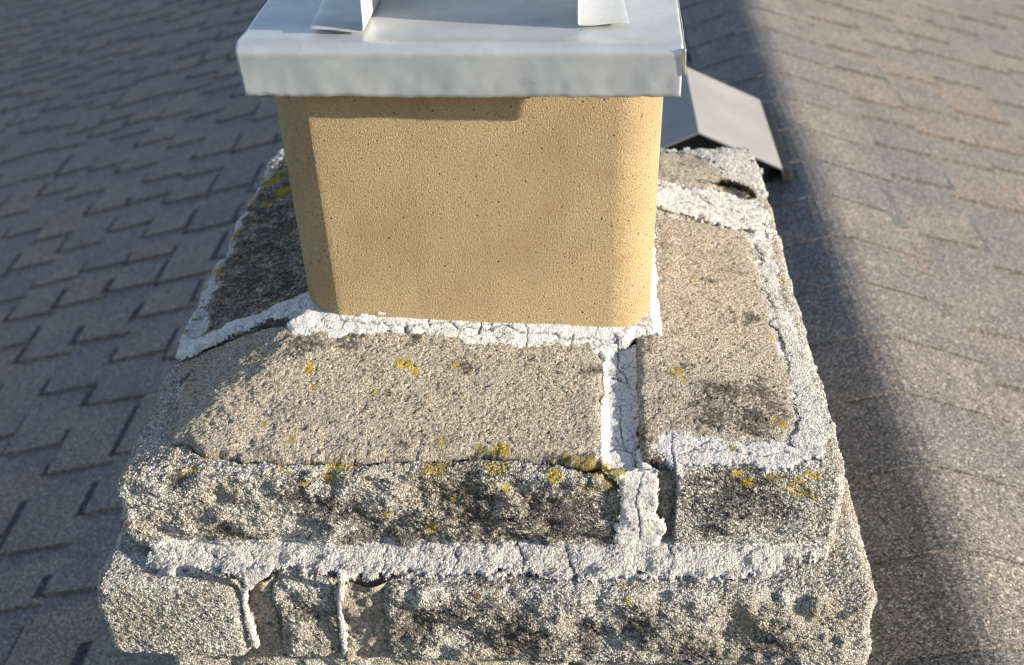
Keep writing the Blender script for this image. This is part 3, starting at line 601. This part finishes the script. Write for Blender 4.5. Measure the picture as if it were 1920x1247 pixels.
crackline = np.array(D['crack'])[:, :2]
def warp_plan(P):
    """the top course is not quite square"""
    P = P.copy()
    t = (P[:, 1] + .17) / .64
    P[:, 1] += (1 - t) * (.0145 * P[:, 0]) + t * (-.039 * P[:, 0])
    return P

def block(name, b, step, rough, r=.009, top=None, seed=0, tanfn=None, label=None, post=None, faces='xXyYzZ', crack_shade=None, grime=0.):
    """rough-faced stone: a welded lattice over a rounded box, pushed in and out by noise.
       rough = amplitude (m) on -x, +x, -y, +y, -z, +z"""
    x0, x1, y0, y1, z0, z1 = b
    lo, hi = np.array([x0, y0, z0]), np.array([x1, y1, z1])
    n = [max(2, int(round((hi[k] - lo[k]) / step)) + 1) for k in range(3)]
    ax = [np.linspace(lo[k], hi[k], n[k]) for k in range(3)]
    Vs, Fs, off = [], [], 0
    for k in range(3):
        i, j = (k + 1) % 3, (k + 2) % 3
        for sgn in (0, 1):
            if 'xyz'[k].upper() not in faces and sgn: continue
            if 'xyz'[k] not in faces and not sgn: continue
            A, B = np.meshgrid(ax[i], ax[j], indexing='ij')
            P = np.zeros(A.shape + (3,)); P[..., i] = A; P[..., j] = B; P[..., k] = hi[k] if sgn else lo[k]
            f = grid_faces(n[i], n[j], off)
            Fs.append(f if sgn else f[:, ::-1]); Vs.append(P.reshape(-1, 3)); off += n[i] * n[j]
    V = np.vstack(Vs); F = np.vstack(Fs)
    key = np.round((V - lo) / (hi - lo + 1e-9) * 100000).astype(np.int64)
    key = key[:, 0] * (1 << 42) + key[:, 1] * (1 << 21) + key[:, 2]
    _, idx, inv = np.unique(key, return_index=True, return_inverse=True)
    V = V[idx]; F = inv.ravel()[F]
    rr = np.minimum(r, (hi - lo) / 2.2)
    core = np.clip(V, lo + rr, hi - rr); d = V - core
    L = np.linalg.norm(d / rr, axis=1); L[L < 1e-9] = 1
    nrm = d / rr / L[:, None]; nrm /= np.linalg.norm(nrm, axis=1)[:, None] + 1e-9
    V = core + nrm * rr
    a = np.asarray(rough)
    amp = (np.clip(-nrm, 0, 1) * a[::2] + np.clip(nrm, 0, 1) * a[1::2]).sum(1)
    big = fbm(V, 26, 3, seed, .55); med = fbm(V, 85, 3, seed + 5, .6)
    ridged = 1 - np.abs(fbm(V, 42, 2, seed + 9)) * 2.2
    dsp = amp * (.95 * big + .20 * med + .15 * (ridged - .5)) + fbm(V, 260, 2, seed + 3) * .0006
    # deeper bites out of the arrises
    edge = (np.sort(np.abs(nrm), axis=1)[:, 1])
    dsp -= sstep(.25, .7, edge) * np.clip(fbm(V, 60, 3, seed + 21), 0, 1) * .25 * amp.clip(.004, .012)
    P0 = V.copy()
    V = V + nrm * dsp[:, None]
    if top is not None:
        V = warp_plan(V)
        wgt = np.clip((P0[:, 2] - z0) / (z1 - z0), 0, 1)
        V[:, 2] += top(V[:, 0], V[:, 1]) * wgt
    if post: V = post(V, nrm)
    dk, ye, ru = near_attrs(V)
    tn = np.zeros(len(V)) if tanfn is None else tanfn(V, nrm)
    cr_ = crack_shade(V, nrm) if crack_shade else np.zeros(len(V))
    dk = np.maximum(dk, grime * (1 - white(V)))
    return mesh_np(name, lc(V), F, STONE, chim, {'tan': tn, 'dark': dk, 'yel': ye, 'rus': ru, 'wht': white(V), 'crk': cr_}, label=label)

def white(V):
    r = np.zeros(len(V))
    P = V[:, :2] + np.stack([fbm(V, 60, 3, 131), fbm(V, 60, 3, 147)], 1) * .012
    for k, z0, z1, g in (('m_edge_r', -.06, .1, .75), ('m_edge_l', -.06, .1, .86), ('m_back_edge', -.06, .1, .6), ('m_back', -.06, .1, .8), ('m_low_r', -.04, .1, .7), ('m_ledge', -.135, -.10, .75)):
        ok = (V[:, 2] > z0) & (V[:, 2] < z1)
        if ok.any():
            sd = seg_dist(P[ok], np.array(D[k])[:, :2], True)
            r[ok] = np.maximum(r[ok], g * sstep(-.009, .006, sd))
    return r

def poly_tan(key, soft=.006):
    poly = np.array(D[key])[:, :2]
    def f(V, nrm):
        P = V[:, :2] + np.stack([fbm(V, 90, 2, 31), fbm(V, 90, 2, 47)], 1) * .006
        s = seg_dist(P, poly, True)
        return sstep(-soft, soft, s) * sstep(-.06, -.03, V[:, 2])
    return f
tf, tr_, tl, tb = poly_tan('slab_f', .003), poly_tan('slab_r'), poly_tan('slab_l'), poly_tan('slab_b')

def post_front(V, nrm):
    d = seg_dist(V[:, :2] + np.stack([fbm(V, 120, 2, 3), fbm(V, 120, 2, 4)], 1) * .0022, crackline, False)
    yc = np.interp(V[:, 0], crackline[:, 0], crackline[:, 1])
    on = sstep(.3, .9, nrm[:, 2]) * (V[:, 0] > crackline[0, 0] - .01)
    V = V.copy()
    V[:, 2] -= on * .0095 * np.exp(-(d / .0020) ** 2)
    # the strip in front of the break sits a little lower
    V[:, 2] -= on * .0035 * sstep(.001, -.002, V[:, 1] - yc) * sstep(0, .012, V[:, 0] - crackline[0, 0])
    # worn, sloping left-hand end
    V[:, 2] -= sstep(-.20, -.31, V[:, 0]) * .010 * sstep(-.08, -.02, V[:, 2])
    V[:, 2] += .0030 * fbm(V, 34, 3, 55) * sstep(-.08, -.20, V[:, 0]) * sstep(.5, .9, nrm[:, 2])
    # the end of the block leans out below the top joint
    V[:, 0] += .017 * sstep(.100, .118, V[:, 0]) * sstep(-.026, -.048, V[:, 2])
    return V

def crack_shade_front(V, nrm):  # shade of the deep gap, painted into the colour along the break
    d = seg_dist(V[:, :2] + np.stack([fbm(V, 120, 2, 3), fbm(V, 120, 2, 4)], 1) * .0022, crackline, False)
    return .93 * np.exp(-(d / (.0011 + .0004 * vnoise(V, 60, 9))) ** 2) * (V[:, 2] > -.05)
Z1 = -.116
block('stone_block', (-.300, .118, -.172, .004, Z1 + .004, 0), .00135, (.006, .002, .0105, .001, .001, .0014), .010, wash, 1, tf,
      'long front block with a split face, tan worn top and dark algae stains', post_front, crack_shade=crack_shade_front)
def post_right(V, nrm):
    V = V.copy()
    slot = sstep(.1795, .1780, V[:, 0])
    V[:, 1] += np.clip(-.156 - V[:, 1], 0, 1) * slot
    return V
block('stone_block', (.150, .319, -.172, .250, Z1 + .004, 0), .0015, (.001, .0045, .0026, .001, .001, .0018), .008, wash, 2, tr_,
      'right-hand block with a flat pebbly end and tan worn top', post_right)
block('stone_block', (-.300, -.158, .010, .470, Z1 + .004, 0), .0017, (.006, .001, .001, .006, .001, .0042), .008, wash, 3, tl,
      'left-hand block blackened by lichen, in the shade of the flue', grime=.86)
block('stone_block', (-.154, .319, .254, .470, Z1 + .004, 0), .0020, (.001, .005, .001, .006, .001, .0032), .008, wash, 4, tb,
      'rear block with a broken pale grey top')
# second course, standing slightly proud
def wavy(sd_):
    def f(V, nrm):
        V = V.copy(); Q = np.c_[V[:, 2] * 0 + sd_, V[:, 2] * 0, V[:, 2]]
        V[:, 0] += np.where(nrm[:, 0] > 0, 1, -1) * (.0050 * fbm(Q, 28, 2, sd_) - .001) * sstep(.0, .5, np.abs(nrm[:, 0])) * (V[:, 1] < -.07)
        return V
    return f
Z2 = -.210
zz = (Z2 + .002, Z1)
block('stone_block', (-.326, -.196, -.216, -.05, *zz), .0016, (.004, .001, .0022, .001, .001, .002), .011, None, 5, None,
      'left corner block with an even pebbly face', wavy(3))
block('stone_block', (-.171, -.112, -.212, -.08, *zz), .0016, (.004, .004, .0075, .001, .001, .002), .008, None, 6, None,
      'short split-faced block between two open joints', wavy(4))
block('stone_block', (-.073, .349, -.216, -.05, *zz), .0016, (.001, .005, .0095, .001, .001, .002), .011, None, 7, None,
      'long split-faced block at the bottom of the picture, dark stained', wavy(5))
for i, b_ in enumerate(((-.326, -.12, -.046, .25), (-.326, .0, .254, .50), (.18, .345, -.046, .23), (.004, .345, .234, .50))):
    block('stone_block', (*b_, *zz), .0032, (.006, .006, .002, .006, .001, .002), .010, None, 30 + i)
# lower courses down to the roof, laid in alternating bond
zt = Z2 - .002; c = 0
XA, XB, YA, YB = -.285, .310, -.190, .470
while zt > -.62:
    zb = zt - .098
    m = -.03 if c % 2 else .09
    for i, b_ in enumerate(((XA, m, YA, YA + .1), (m + .008, XB, YA, YA + .1), (XA, XA + .1, YA + .108, YB - .108), (XB - .1, XB, YA + .108, YB - .108), (XA, -m, YB - .1, YB), (-m + .008, XB, YB - .1, YB))):
        block('stone_block', (*b_, zb + .006, zt), .0035, (.006, .006, .006, .006, .001, .001), .010, None, 50 + i + 7 * c)
    zt = zb; c += 1
# bed mortar that fills the joints behind the faces
bed = []
for (x0, x1, y0, y1, z0, z1) in ((-.285, .305, -.155, -.004, Z1 - .004, -.034), (-.285, -.16, -.01, .455, Z1 - .004, -.034), (.172, .305, -.01, .455, Z1 - .004, -.034), (-.165, .18, .225, .455, Z1 - .004, -.034),
                                 (-.312, .335, -.196, -.10, Z2 - .002, Z1 - .006), (-.312, -.17, -.104, .485, Z2 - .002, Z1 - .006), (.17, .332, -.104, .485, Z2 - .002, Z1 - .006), (-.174, .174, .3, .485, Z2 - .002, Z1 - .006),
                                 (-.268, .294, -.174, -.1, -.8, Z2 - .001), (-.268, -.2, -.104, .455, -.8, Z2 - .001), (.22, .294, -.104, .455, -.8, Z2 - .001), (-.204, .224, .38, .455, -.8, Z2 - .001)):
    bed.append((x0, x1, y0 - .15, y1 - .15, z0 - CZ, z1 - CZ))
boxmesh('mortar_bed', bed, RECESS, chim, label='tan mortar bedding inside the open joints')

# --- mortar smeared over the joints: thin raised sheets with ragged edges
lb = lambda x, y: Z1 + .0014 + 0 * np.asarray(x)
allcr = [np.array(D[k])[:, :2] for k in D if k.startswith('c_')]
ledgecr = [np.array(D[k])[:, :2] for k in D if k.startswith('cl_')]
def patch(poly, base, thick, step=.0011, frame='top', edge=.004, ewave=120, w=.005, rough=.0012, seed=0, cracks=(), tan=0., label=None, name='mortar_joint', mod=None, grime=0.):
    poly = np.asarray(poly, float).copy()
    if frame == 'top' and base is not lb: poly = np.c_[np.clip(poly[:, 0], -.294, .313), np.clip(poly[:, 1], -.166, .463)]
    lo = poly.min(0) - .008; hi = poly.max(0) + .008
    nx, ny = int((hi[0] - lo[0]) / step) + 2, int((hi[1] - lo[1]) / step) + 2
    A, B = np.meshgrid(lo[0] + step * np.arange(nx), lo[1] + step * np.arange(ny), indexing='ij')
    P = np.stack([A.ravel(), B.ravel()], 1); Q = np.c_[P, np.full(len(P), seed * .37)]
    sd = seg_dist(P, poly, True) + edge * fbm(Q, ewave, 3, seed, .6)
    h = thick * sstep(0, w, sd) ** .8 + rough * fbm(Q, 110, 4, seed + 2, .6) * sstep(0, .004, sd)
    h = h + rough * .6 * fbm(Q, 40, 2, seed + 4) * sstep(0, .004, sd)
    if mod is not None: h = h + mod(P, sd)
    ck = np.zeros(len(P))
    if len(cracks):
        PW = P + np.stack([fbm(Q, 150, 3, 61), fbm(Q, 150, 3, 67)], 1) * .0030
        wd = .0006 * (1 + .7 * fbm(Q, 60, 2, 71))
        for cr in cracks:
            if len(cr) < 2: continue
            d = seg_dist(PW, cr, False)
            ck = np.maximum(ck, np.exp(-(d / wd) ** 2))
        h = h - .0028 * ck
    h = np.where(sd < 0, -.003, h)
    bz = base(P[:, 0], P[:, 1])
    if frame == 'top': V = np.c_[P, bz + h]
    else: V = np.stack([P[:, 0], bz - h, P[:, 1]], 1)
    keep = (sd > -step * 1.2).reshape(nx, ny)
    f = grid_faces(nx, ny)
    k4 = keep.ravel()[f].all(1)
    f = f[k4]
    used, inv = np.unique(f, return_inverse=True)
    V = V[used]; f = inv.reshape(-1, 4)
    if frame != 'top': pass
    dk, ye, ru = near_attrs(V)
    tn = np.full(len(V), tan) if np.isscalar(tan) else tan(V)
    return mesh_np(name, lc(V), f, MORTAR, chim, {'yel': ye, 'crk': ck[used] * .95, 'tan': tn, 'dark': np.maximum(dk * .35, grime)}, label=label)
g2 = lambda k: np.array(D[k])[:, :2]
gf = lambda k: np.array(D[k])[:, [0, 2]]

def front_mod(P, sd):
    # fillet climbing the face of the flue
    up = sstep(-.016, .002, P[:, 1]) * .0075
    return up
patch(g2('m_front'), wash, .0018, .0010, seed=1, cracks=allcr, edge=.0060, mod=front_mod, rough=.0010, label='cracked white mortar fillet along the foot of the flue')
patch(g2('m_left'), wash, .0042, .0012, seed=2, edge=.0040, rough=.0015, label='pale mortar line running left from the flue corner, in shade')
patch(g2('m_right'), wash, .0028, .0011, seed=4, cracks=allcr, edge=.004, mod=lambda P, sd: .004 * sstep(.174, .166, P[:, 0]), label='narrow white mortar on the right of the flue')
patch(g2('m_edge_r'), wash, .0002, .0013, seed=5, cracks=allcr, edge=.016, ewave=60, rough=.0008, tan=.8, label='white mortar strip along the right edge')
patch(g2('m_back'), wash, .0010, .0013, seed=6, cracks=allcr, edge=.014, rough=.0017, tan=.3, label='broken white mortar across the right rear')
patch(g2('m_back_edge'), wash, .0004, .0015, seed=7, edge=.016, rough=.0014, tan=.9, label='rough pale mortar along the rear edge')
patch(g2('m_low_r'), wash, .0008, .0011, seed=8, cracks=allcr, edge=.010, ewave=80, rough=.0009, tan=.4, label='smeared white mortar above the flat-faced block')
# recessed joint between front and right-hand block
jb = lambda x, y: wash(x, y) + np.interp(np.asarray(x), [.116, .123, .145, .150], [-.0008, -.0075, -.0070, -.0030])
jp = g2('m_joint'); jp[:, 1] = np.maximum(jp[:, 1], -.166)
patch(jp, jb, .0012, .0010, seed=9, cracks=allcr, edge=.0030, rough=.0008, label='blue-shaded mortar in the joint between the two top slabs')
fb = lambda x, z: -.172 + .0145 * np.asarray(x) + .0
fp = gf('m_face'); fp[:, 1] = np.minimum(fp[:, 1], -.020); fp[:, 0] += np.where(fp[:, 0] < .145, -.004, .002)
patch(fp, fb, .0008, .0011, frame='front', seed=10, edge=.006, rough=.0012, tan=.15, cracks=[np.array([[.148, -.03], [.146, -.06], [.150, -.09], [.147, -.11]])],
      mod=lambda P, sd: .0022 * fbm(np.c_[P, P[:, :1] * 0], 40, 2, 9) - .006 * sstep(-.034, -.018, P[:, 1]), label='lumpy white mortar down the face joint')
# bottom ledge between the courses
def ledge_mod(P, sd):
    Q = np.c_[P, P[:, :1] * 0]
    return .009 * sstep(-.192, -.170, P[:, 1]) + .0025 * fbm(Q, 60, 3, 5) * sstep(0, .006, sd)
patch(g2('m_ledge'), lb, .0014, .0013, seed=11, cracks=ledgecr, edge=.012, rough=.0016, tan=.8, mod=ledge_mod, label='long pebbly white mortar fillet on the ledge between the courses')

# recessed fills seen in the open joints
def fill(x0, x1, z0, z1, yb, seed, label):
    st = .0015
    xs, zs = np.arange(x0, x1 + st, st), np.arange(z0, z1 + st, st)
    A, B = np.meshgrid(xs, zs, indexing='ij'); Q = np.stack([A.ravel(), B.ravel(), A.ravel() * 0 + seed], 1)
    V = np.stack([A.ravel(), yb - .013 * fbm(Q, 34, 4, seed, .6), B.ravel()], 1)
    V[:, 1] += .004 * sstep(.006, 0, np.minimum(A.ravel() - x0, x1 - A.ravel()))
    n = len(V)
    mesh_np('joint_fill', lc(V), grid_faces(len(xs), len(zs)), STONE, chim, {'tan': np.ones(n), 'dark': .30 * sstep(0, .5, fbm(Q, 45, 3, seed + 1)), 'yel': np.zeros(n), 'rus': np.zeros(n), 'wht': np.zeros(n), 'crk': np.zeros(n)}, label=label)
fill(-.202, -.168, Z2, Z1 - .002, -.201, 3, 'tan fill in the narrower open joint')
fill(-.114, -.069, Z2, Z1 - .002, -.2095, 4, 'tan fill in the wider open joint')
fill(.146, .1765, Z1 + .002, -.028, -.160, 5, 'tan fill beside the straight cut joint')

# white lips of mortar hanging by the open joints
for i, k in enumerate(('lip_a', 'lip_b', 'lip_c')):
    patch(gf(k), lambda x, z: -.2130 + 0 * np.asarray(x), .0012, .0009, frame='front', seed=21 + i, edge=.0026, w=.003, tan=.5, label='thin white lip of mortar beside an open joint')

# --- clay flue liner: rounded rectangle with walls
def rrect(hw, y0, y1, r, seg=10, straight=40):
    pts = []
    for cx, cy, a0 in ((hw - r, y0 + r, -90), (hw - r, y1 - r, 0), (-hw + r, y1 - r, 90), (-hw + r, y0 + r, 180)):
        for k in range(seg + 1):
            a = math.radians(a0 + 90 * k / seg); ca, sa = math.cos(a), math.sin(a); q = 1.14
            pts.append((cx + r * math.copysign(abs(ca) ** q, ca), cy + r * math.copysign(abs(sa) ** q, sa)))
    return pts
def flue():
    V, F = [], []
    zs = np.linspace(-.10, .262, 30)
    rings = []
    for z in zs:
        k = (z + .1) / .362
        hw = .1630 + .0072 * k
        rings.append([(x - .0012 * k, y, z) for x, y in rrect(hw, 0, .330, .042, 18)])
    inner = [[(x, y, z) for x, y in rrect(.147, .017, .313, .028, 18)] for z in zs[::-1]]
    allr = rings + inner
    n = len(allr[0])
    for r in allr: V += r
    for i in range(len(allr) - 1):
        for j in range(n):
            a, b = i * n + j, i * n + (j + 1) % n
            F.append((a, b, b + n, a + n))
    for j in range(n):
        a, b = (len(allr) - 1) * n + j, (len(allr) - 1) * n + (j + 1) % n
        F.append((a, b, (j + 1) % n, j))
    mesh_np('flue_liner', lc(V), F, CLAY, chim, label='smooth buff clay flue tile with rounded corners')
flue()
# splashes of mortar on the flue foot
for (px, pz, a, b_, q) in ((-.104, .0235, .011, .0035, 1), (-.088, .0260, .006, .002, 2)):
    poly = [(px + a * math.cos(t) * random.uniform(.6, 1.2), pz + b_ * math.sin(t) * random.uniform(.6, 1.1)) for t in np.linspace(0, 2 * math.pi, 12, endpoint=False)]
    patch(poly, lambda x, z: .0005 + 0 * np.asarray(x), .0012, .0008, frame='front', seed=40 + q, edge=.002, w=.002, rough=.0005, label='thin splash of white mortar on the flue')

# ------------------------------------------------------------------ metal chimney cap
capL = (0, .11, .25)
cap = empty('metal_cap', capL)
tag(cap, 'galvanised sheet metal chimney cap with two upright brackets, clamped on the clay flue', 'chimney cap')
PSI = math.radians(-1.4)
def capxf(V):
    V = np.asarray(V, float); x, y = V[:, 0], V[:, 1] - .1
    return np.c_[x * math.cos(PSI) - y * math.sin(PSI) - capL[0], x * math.sin(PSI) + y * math.cos(PSI) + .1 - capL[1], V[:, 2] - capL[2]]
CZT = .2945
def tray():
    # plate and front/back skirts as one bent sheet; sampled densely so that it can be dented
    xl, xr = -.1795, .1800
    prof = []
    yf, yb = -.0205, .351
    r = .0085
    for z in np.linspace(.2505, CZT - r, 12): prof.append((yf - .0015 * (CZT - z) / .04, z))
    for a in np.linspace(0, 90, 8)[1:]: prof.append((yf + r - r * math.cos(math.radians(a)), CZT - r + r * math.sin(math.radians(a))))
    for y in np.linspace(yf + r, yb - r, 50)[1:]: prof.append((y, CZT))
    for a in np.linspace(90, 0, 8)[1:]: prof.append((yb - r + r * math.cos(math.radians(a)), CZT - r + r * math.sin(math.radians(a))))
    for z in np.linspace(CZT - r, .2505, 12)[1:]: prof.append((yb, z))
    xs = np.linspace(xl, xr, 200)
    V = np.array([(x, y, z) for x in xs for y, z in prof])
    Q = V.copy()
    sk = sstep(.285, .252, V[:, 2])
    front = V[:, 1] < 0
    V[:, 1] += np.where(front, sk * (.0011 * fbm(Q, 22, 3, 3) + .0006 * fbm(Q, 70, 2, 8)), 0)
    V[:, 2] += sk * (.0009 * fbm(Q * [1, 0, 0], 30, 3, 6) + .0006 * fbm(Q * [1, 0, 0], 120, 2, 16)) - .0012 * sk * np.exp(-((V[:, 0] - .02) / .09) ** 2)
    pl = sstep(.28, .2945, V[:, 2])
    V[:, 2] += pl * (.0009 * fbm(Q * [1, 1, 0], 14, 2, 7)) - pl * .0012 * np.exp(-((V[:, 1] - .02) / .02) ** 2)
    # skewed cut ends: skirt narrows a little towards its lower edge at the left
    lf = np.exp(-((V[:, 0] - xl) / .02) ** 2); V[:, 0] += lf * sk * .0028
    o = mesh_np('base_plate', capxf(V), grid_faces(len(xs), len(prof)), METAL, cap)
    m = o.modifiers.new('solid', 'SOLIDIFY'); m.thickness = .0007; m.offset = -1
    # side skirts tucked behind the front skirt, with their folded ends
    for sx, x in ((-1, xl + .0006), (1, xr + .0002)):
        ys, zs = np.linspace(-.0222 if sx > 0 else -.017, .347, 80), np.linspace(CZT - .004, .2685, 10)
        A, B = np.meshgrid(ys, zs, indexing='ij')
        bow = .0014 * np.sin(np.clip((CZT - B) / .042, 0, 1) * math.pi) * (1 if sx > 0 else .4)
        W = np.c_[(x + sx * (.0010 + bow)).ravel(), A.ravel(), B.ravel()]
        W[:, 0] += .0007 * fbm(W, 30, 2, 5)
        f = grid_faces(len(ys), len(zs))
        s = mesh_np('side_skirt', capxf(W), f if sx < 0 else f[:, ::-1], METAL, cap)
        m = s.modifiers.new('solid', 'SOLIDIFY'); m.thickness = .0008; m.offset = 0
tray()
def bent(name, prof, w0, w1, parent, fn, t=.0012, label=None, nseg=12):
    """sheet swept between two cut lines: prof = [(x, z)], swept along y from w0 to w1"""
    ys = np.linspace(w0, w1, nseg)
    V = np.array([fn(x, y, z) for y in ys for x, z in prof])
    o = mesh_np(name, capxf(V), grid_faces(len(ys), len(prof)), METAL, parent, label=label)
    m = o.modifiers.new('solid', 'SOLIDIFY'); m.thickness = t; m.offset = 0
    m2 = o.modifiers.new('bev', 'BEVEL'); m2.width = .0004; m2.segments = 2
    return o
def bracket(sx, xin, w, y0, lift, skew):
    H = .135
    prof = [(xin + sx * w, CZT + lift + .0012)] + [(xin + sx * (w - w * k / 8), CZT + lift * (1 - k / 8) + .0016) for k in range(1, 8)]
    prof += [(xin + sx * .0022, CZT + .0018), (xin + sx * .0008, CZT + .0024), (xin, CZT + .0042)] + [(xin, CZT + .0042 + (H - .004) * k / 10) for k in range(1, 11)]
    def fn(x, y, z):
        u = abs(x - xin) / w
        yy = y + u * skew * (1 - min(1, (y - y0) / .1)) + .0006 * math.sin(x * 220)
        return (x - u * (y - y0) * .06, yy, z)
    return bent('bracket', prof, y0, .320, cap, fn)
bracket(-1, -.0778, .0445, .0010, .0032, .0015)
bracket(1, .0965, .0415, .0155, .0015, .0050)
# rain lid carried by the brackets
def lid():
    xs, ys = np.linspace(-.15, .17, 40), np.linspace(.01, .325, 30)
    A, B = np.meshgrid(xs, ys, indexing='ij')
    z = CZT + .137 + .018 * (1 - np.abs(A - .01) / .16)
    V = np.c_[A.ravel(), B.ravel(), z.ravel()]
    o = mesh_np('rain_lid', capxf(V), grid_faces(40, 30), METAL, cap)
    m = o.modifiers.new('solid', 'SOLIDIFY'); m.thickness = .001; m.offset = 0
lid()

# ------------------------------------------------------------------ moss clump
def moss():
    rng = random.Random(3)
    N = NT('dark_moss')
    N.base(N.ramp(N.noise(400, 3).outputs['Fac'], [(.3, (.018, .014, .006)), (.6, (.05, .04, .012)), (.8, (.12, .11, .03))]), .95, .1)
    line = np.array(D['moss'])[:, :3]
    loc = line.mean(0)
    V, F = [], []
    for _ in range(2600):
        t = rng.random() * (len(line) - 1); i = int(t); c = line[i] + (line[i + 1] - line[i]) * (t - i)
        r = .0055 * (1 - .55 * abs(t / (len(line) - 1) * 2 - 1) ** 2)
        a = rng.random() * 6.283; q = math.sqrt(rng.random()) * r
        p = np.array([c[0] + q * math.cos(a), c[1] + q * math.sin(a) * .9, float(wash(c[0], c[1])) + .003 + rng.random() * .008 * (1 - (q / r) ** 2)])
        b = rng.random() * 6.283; l = rng.uniform(.0012, .0026); wv = .00035
        up = np.array([math.cos(b) * .6, math.sin(b) * .6, rng.uniform(.5, 1.1)]) * l
        sd = np.array([-math.sin(b), math.cos(b), 0]) * wv
        j = len(V); V += [p - sd - loc, p + sd - loc, p + sd * .5 + up - loc, p - sd * .5 + up - loc]; F.append((j, j + 1, j + 2, j + 3))
    # the cushion they grow on
    o = mesh_np('moss_clump', V, F, N.m, smooth=False)
    o.location = loc
    tag(o, 'small dark brown moss tuft on the mortar at the right rear corner of the chimney', 'moss')
moss()
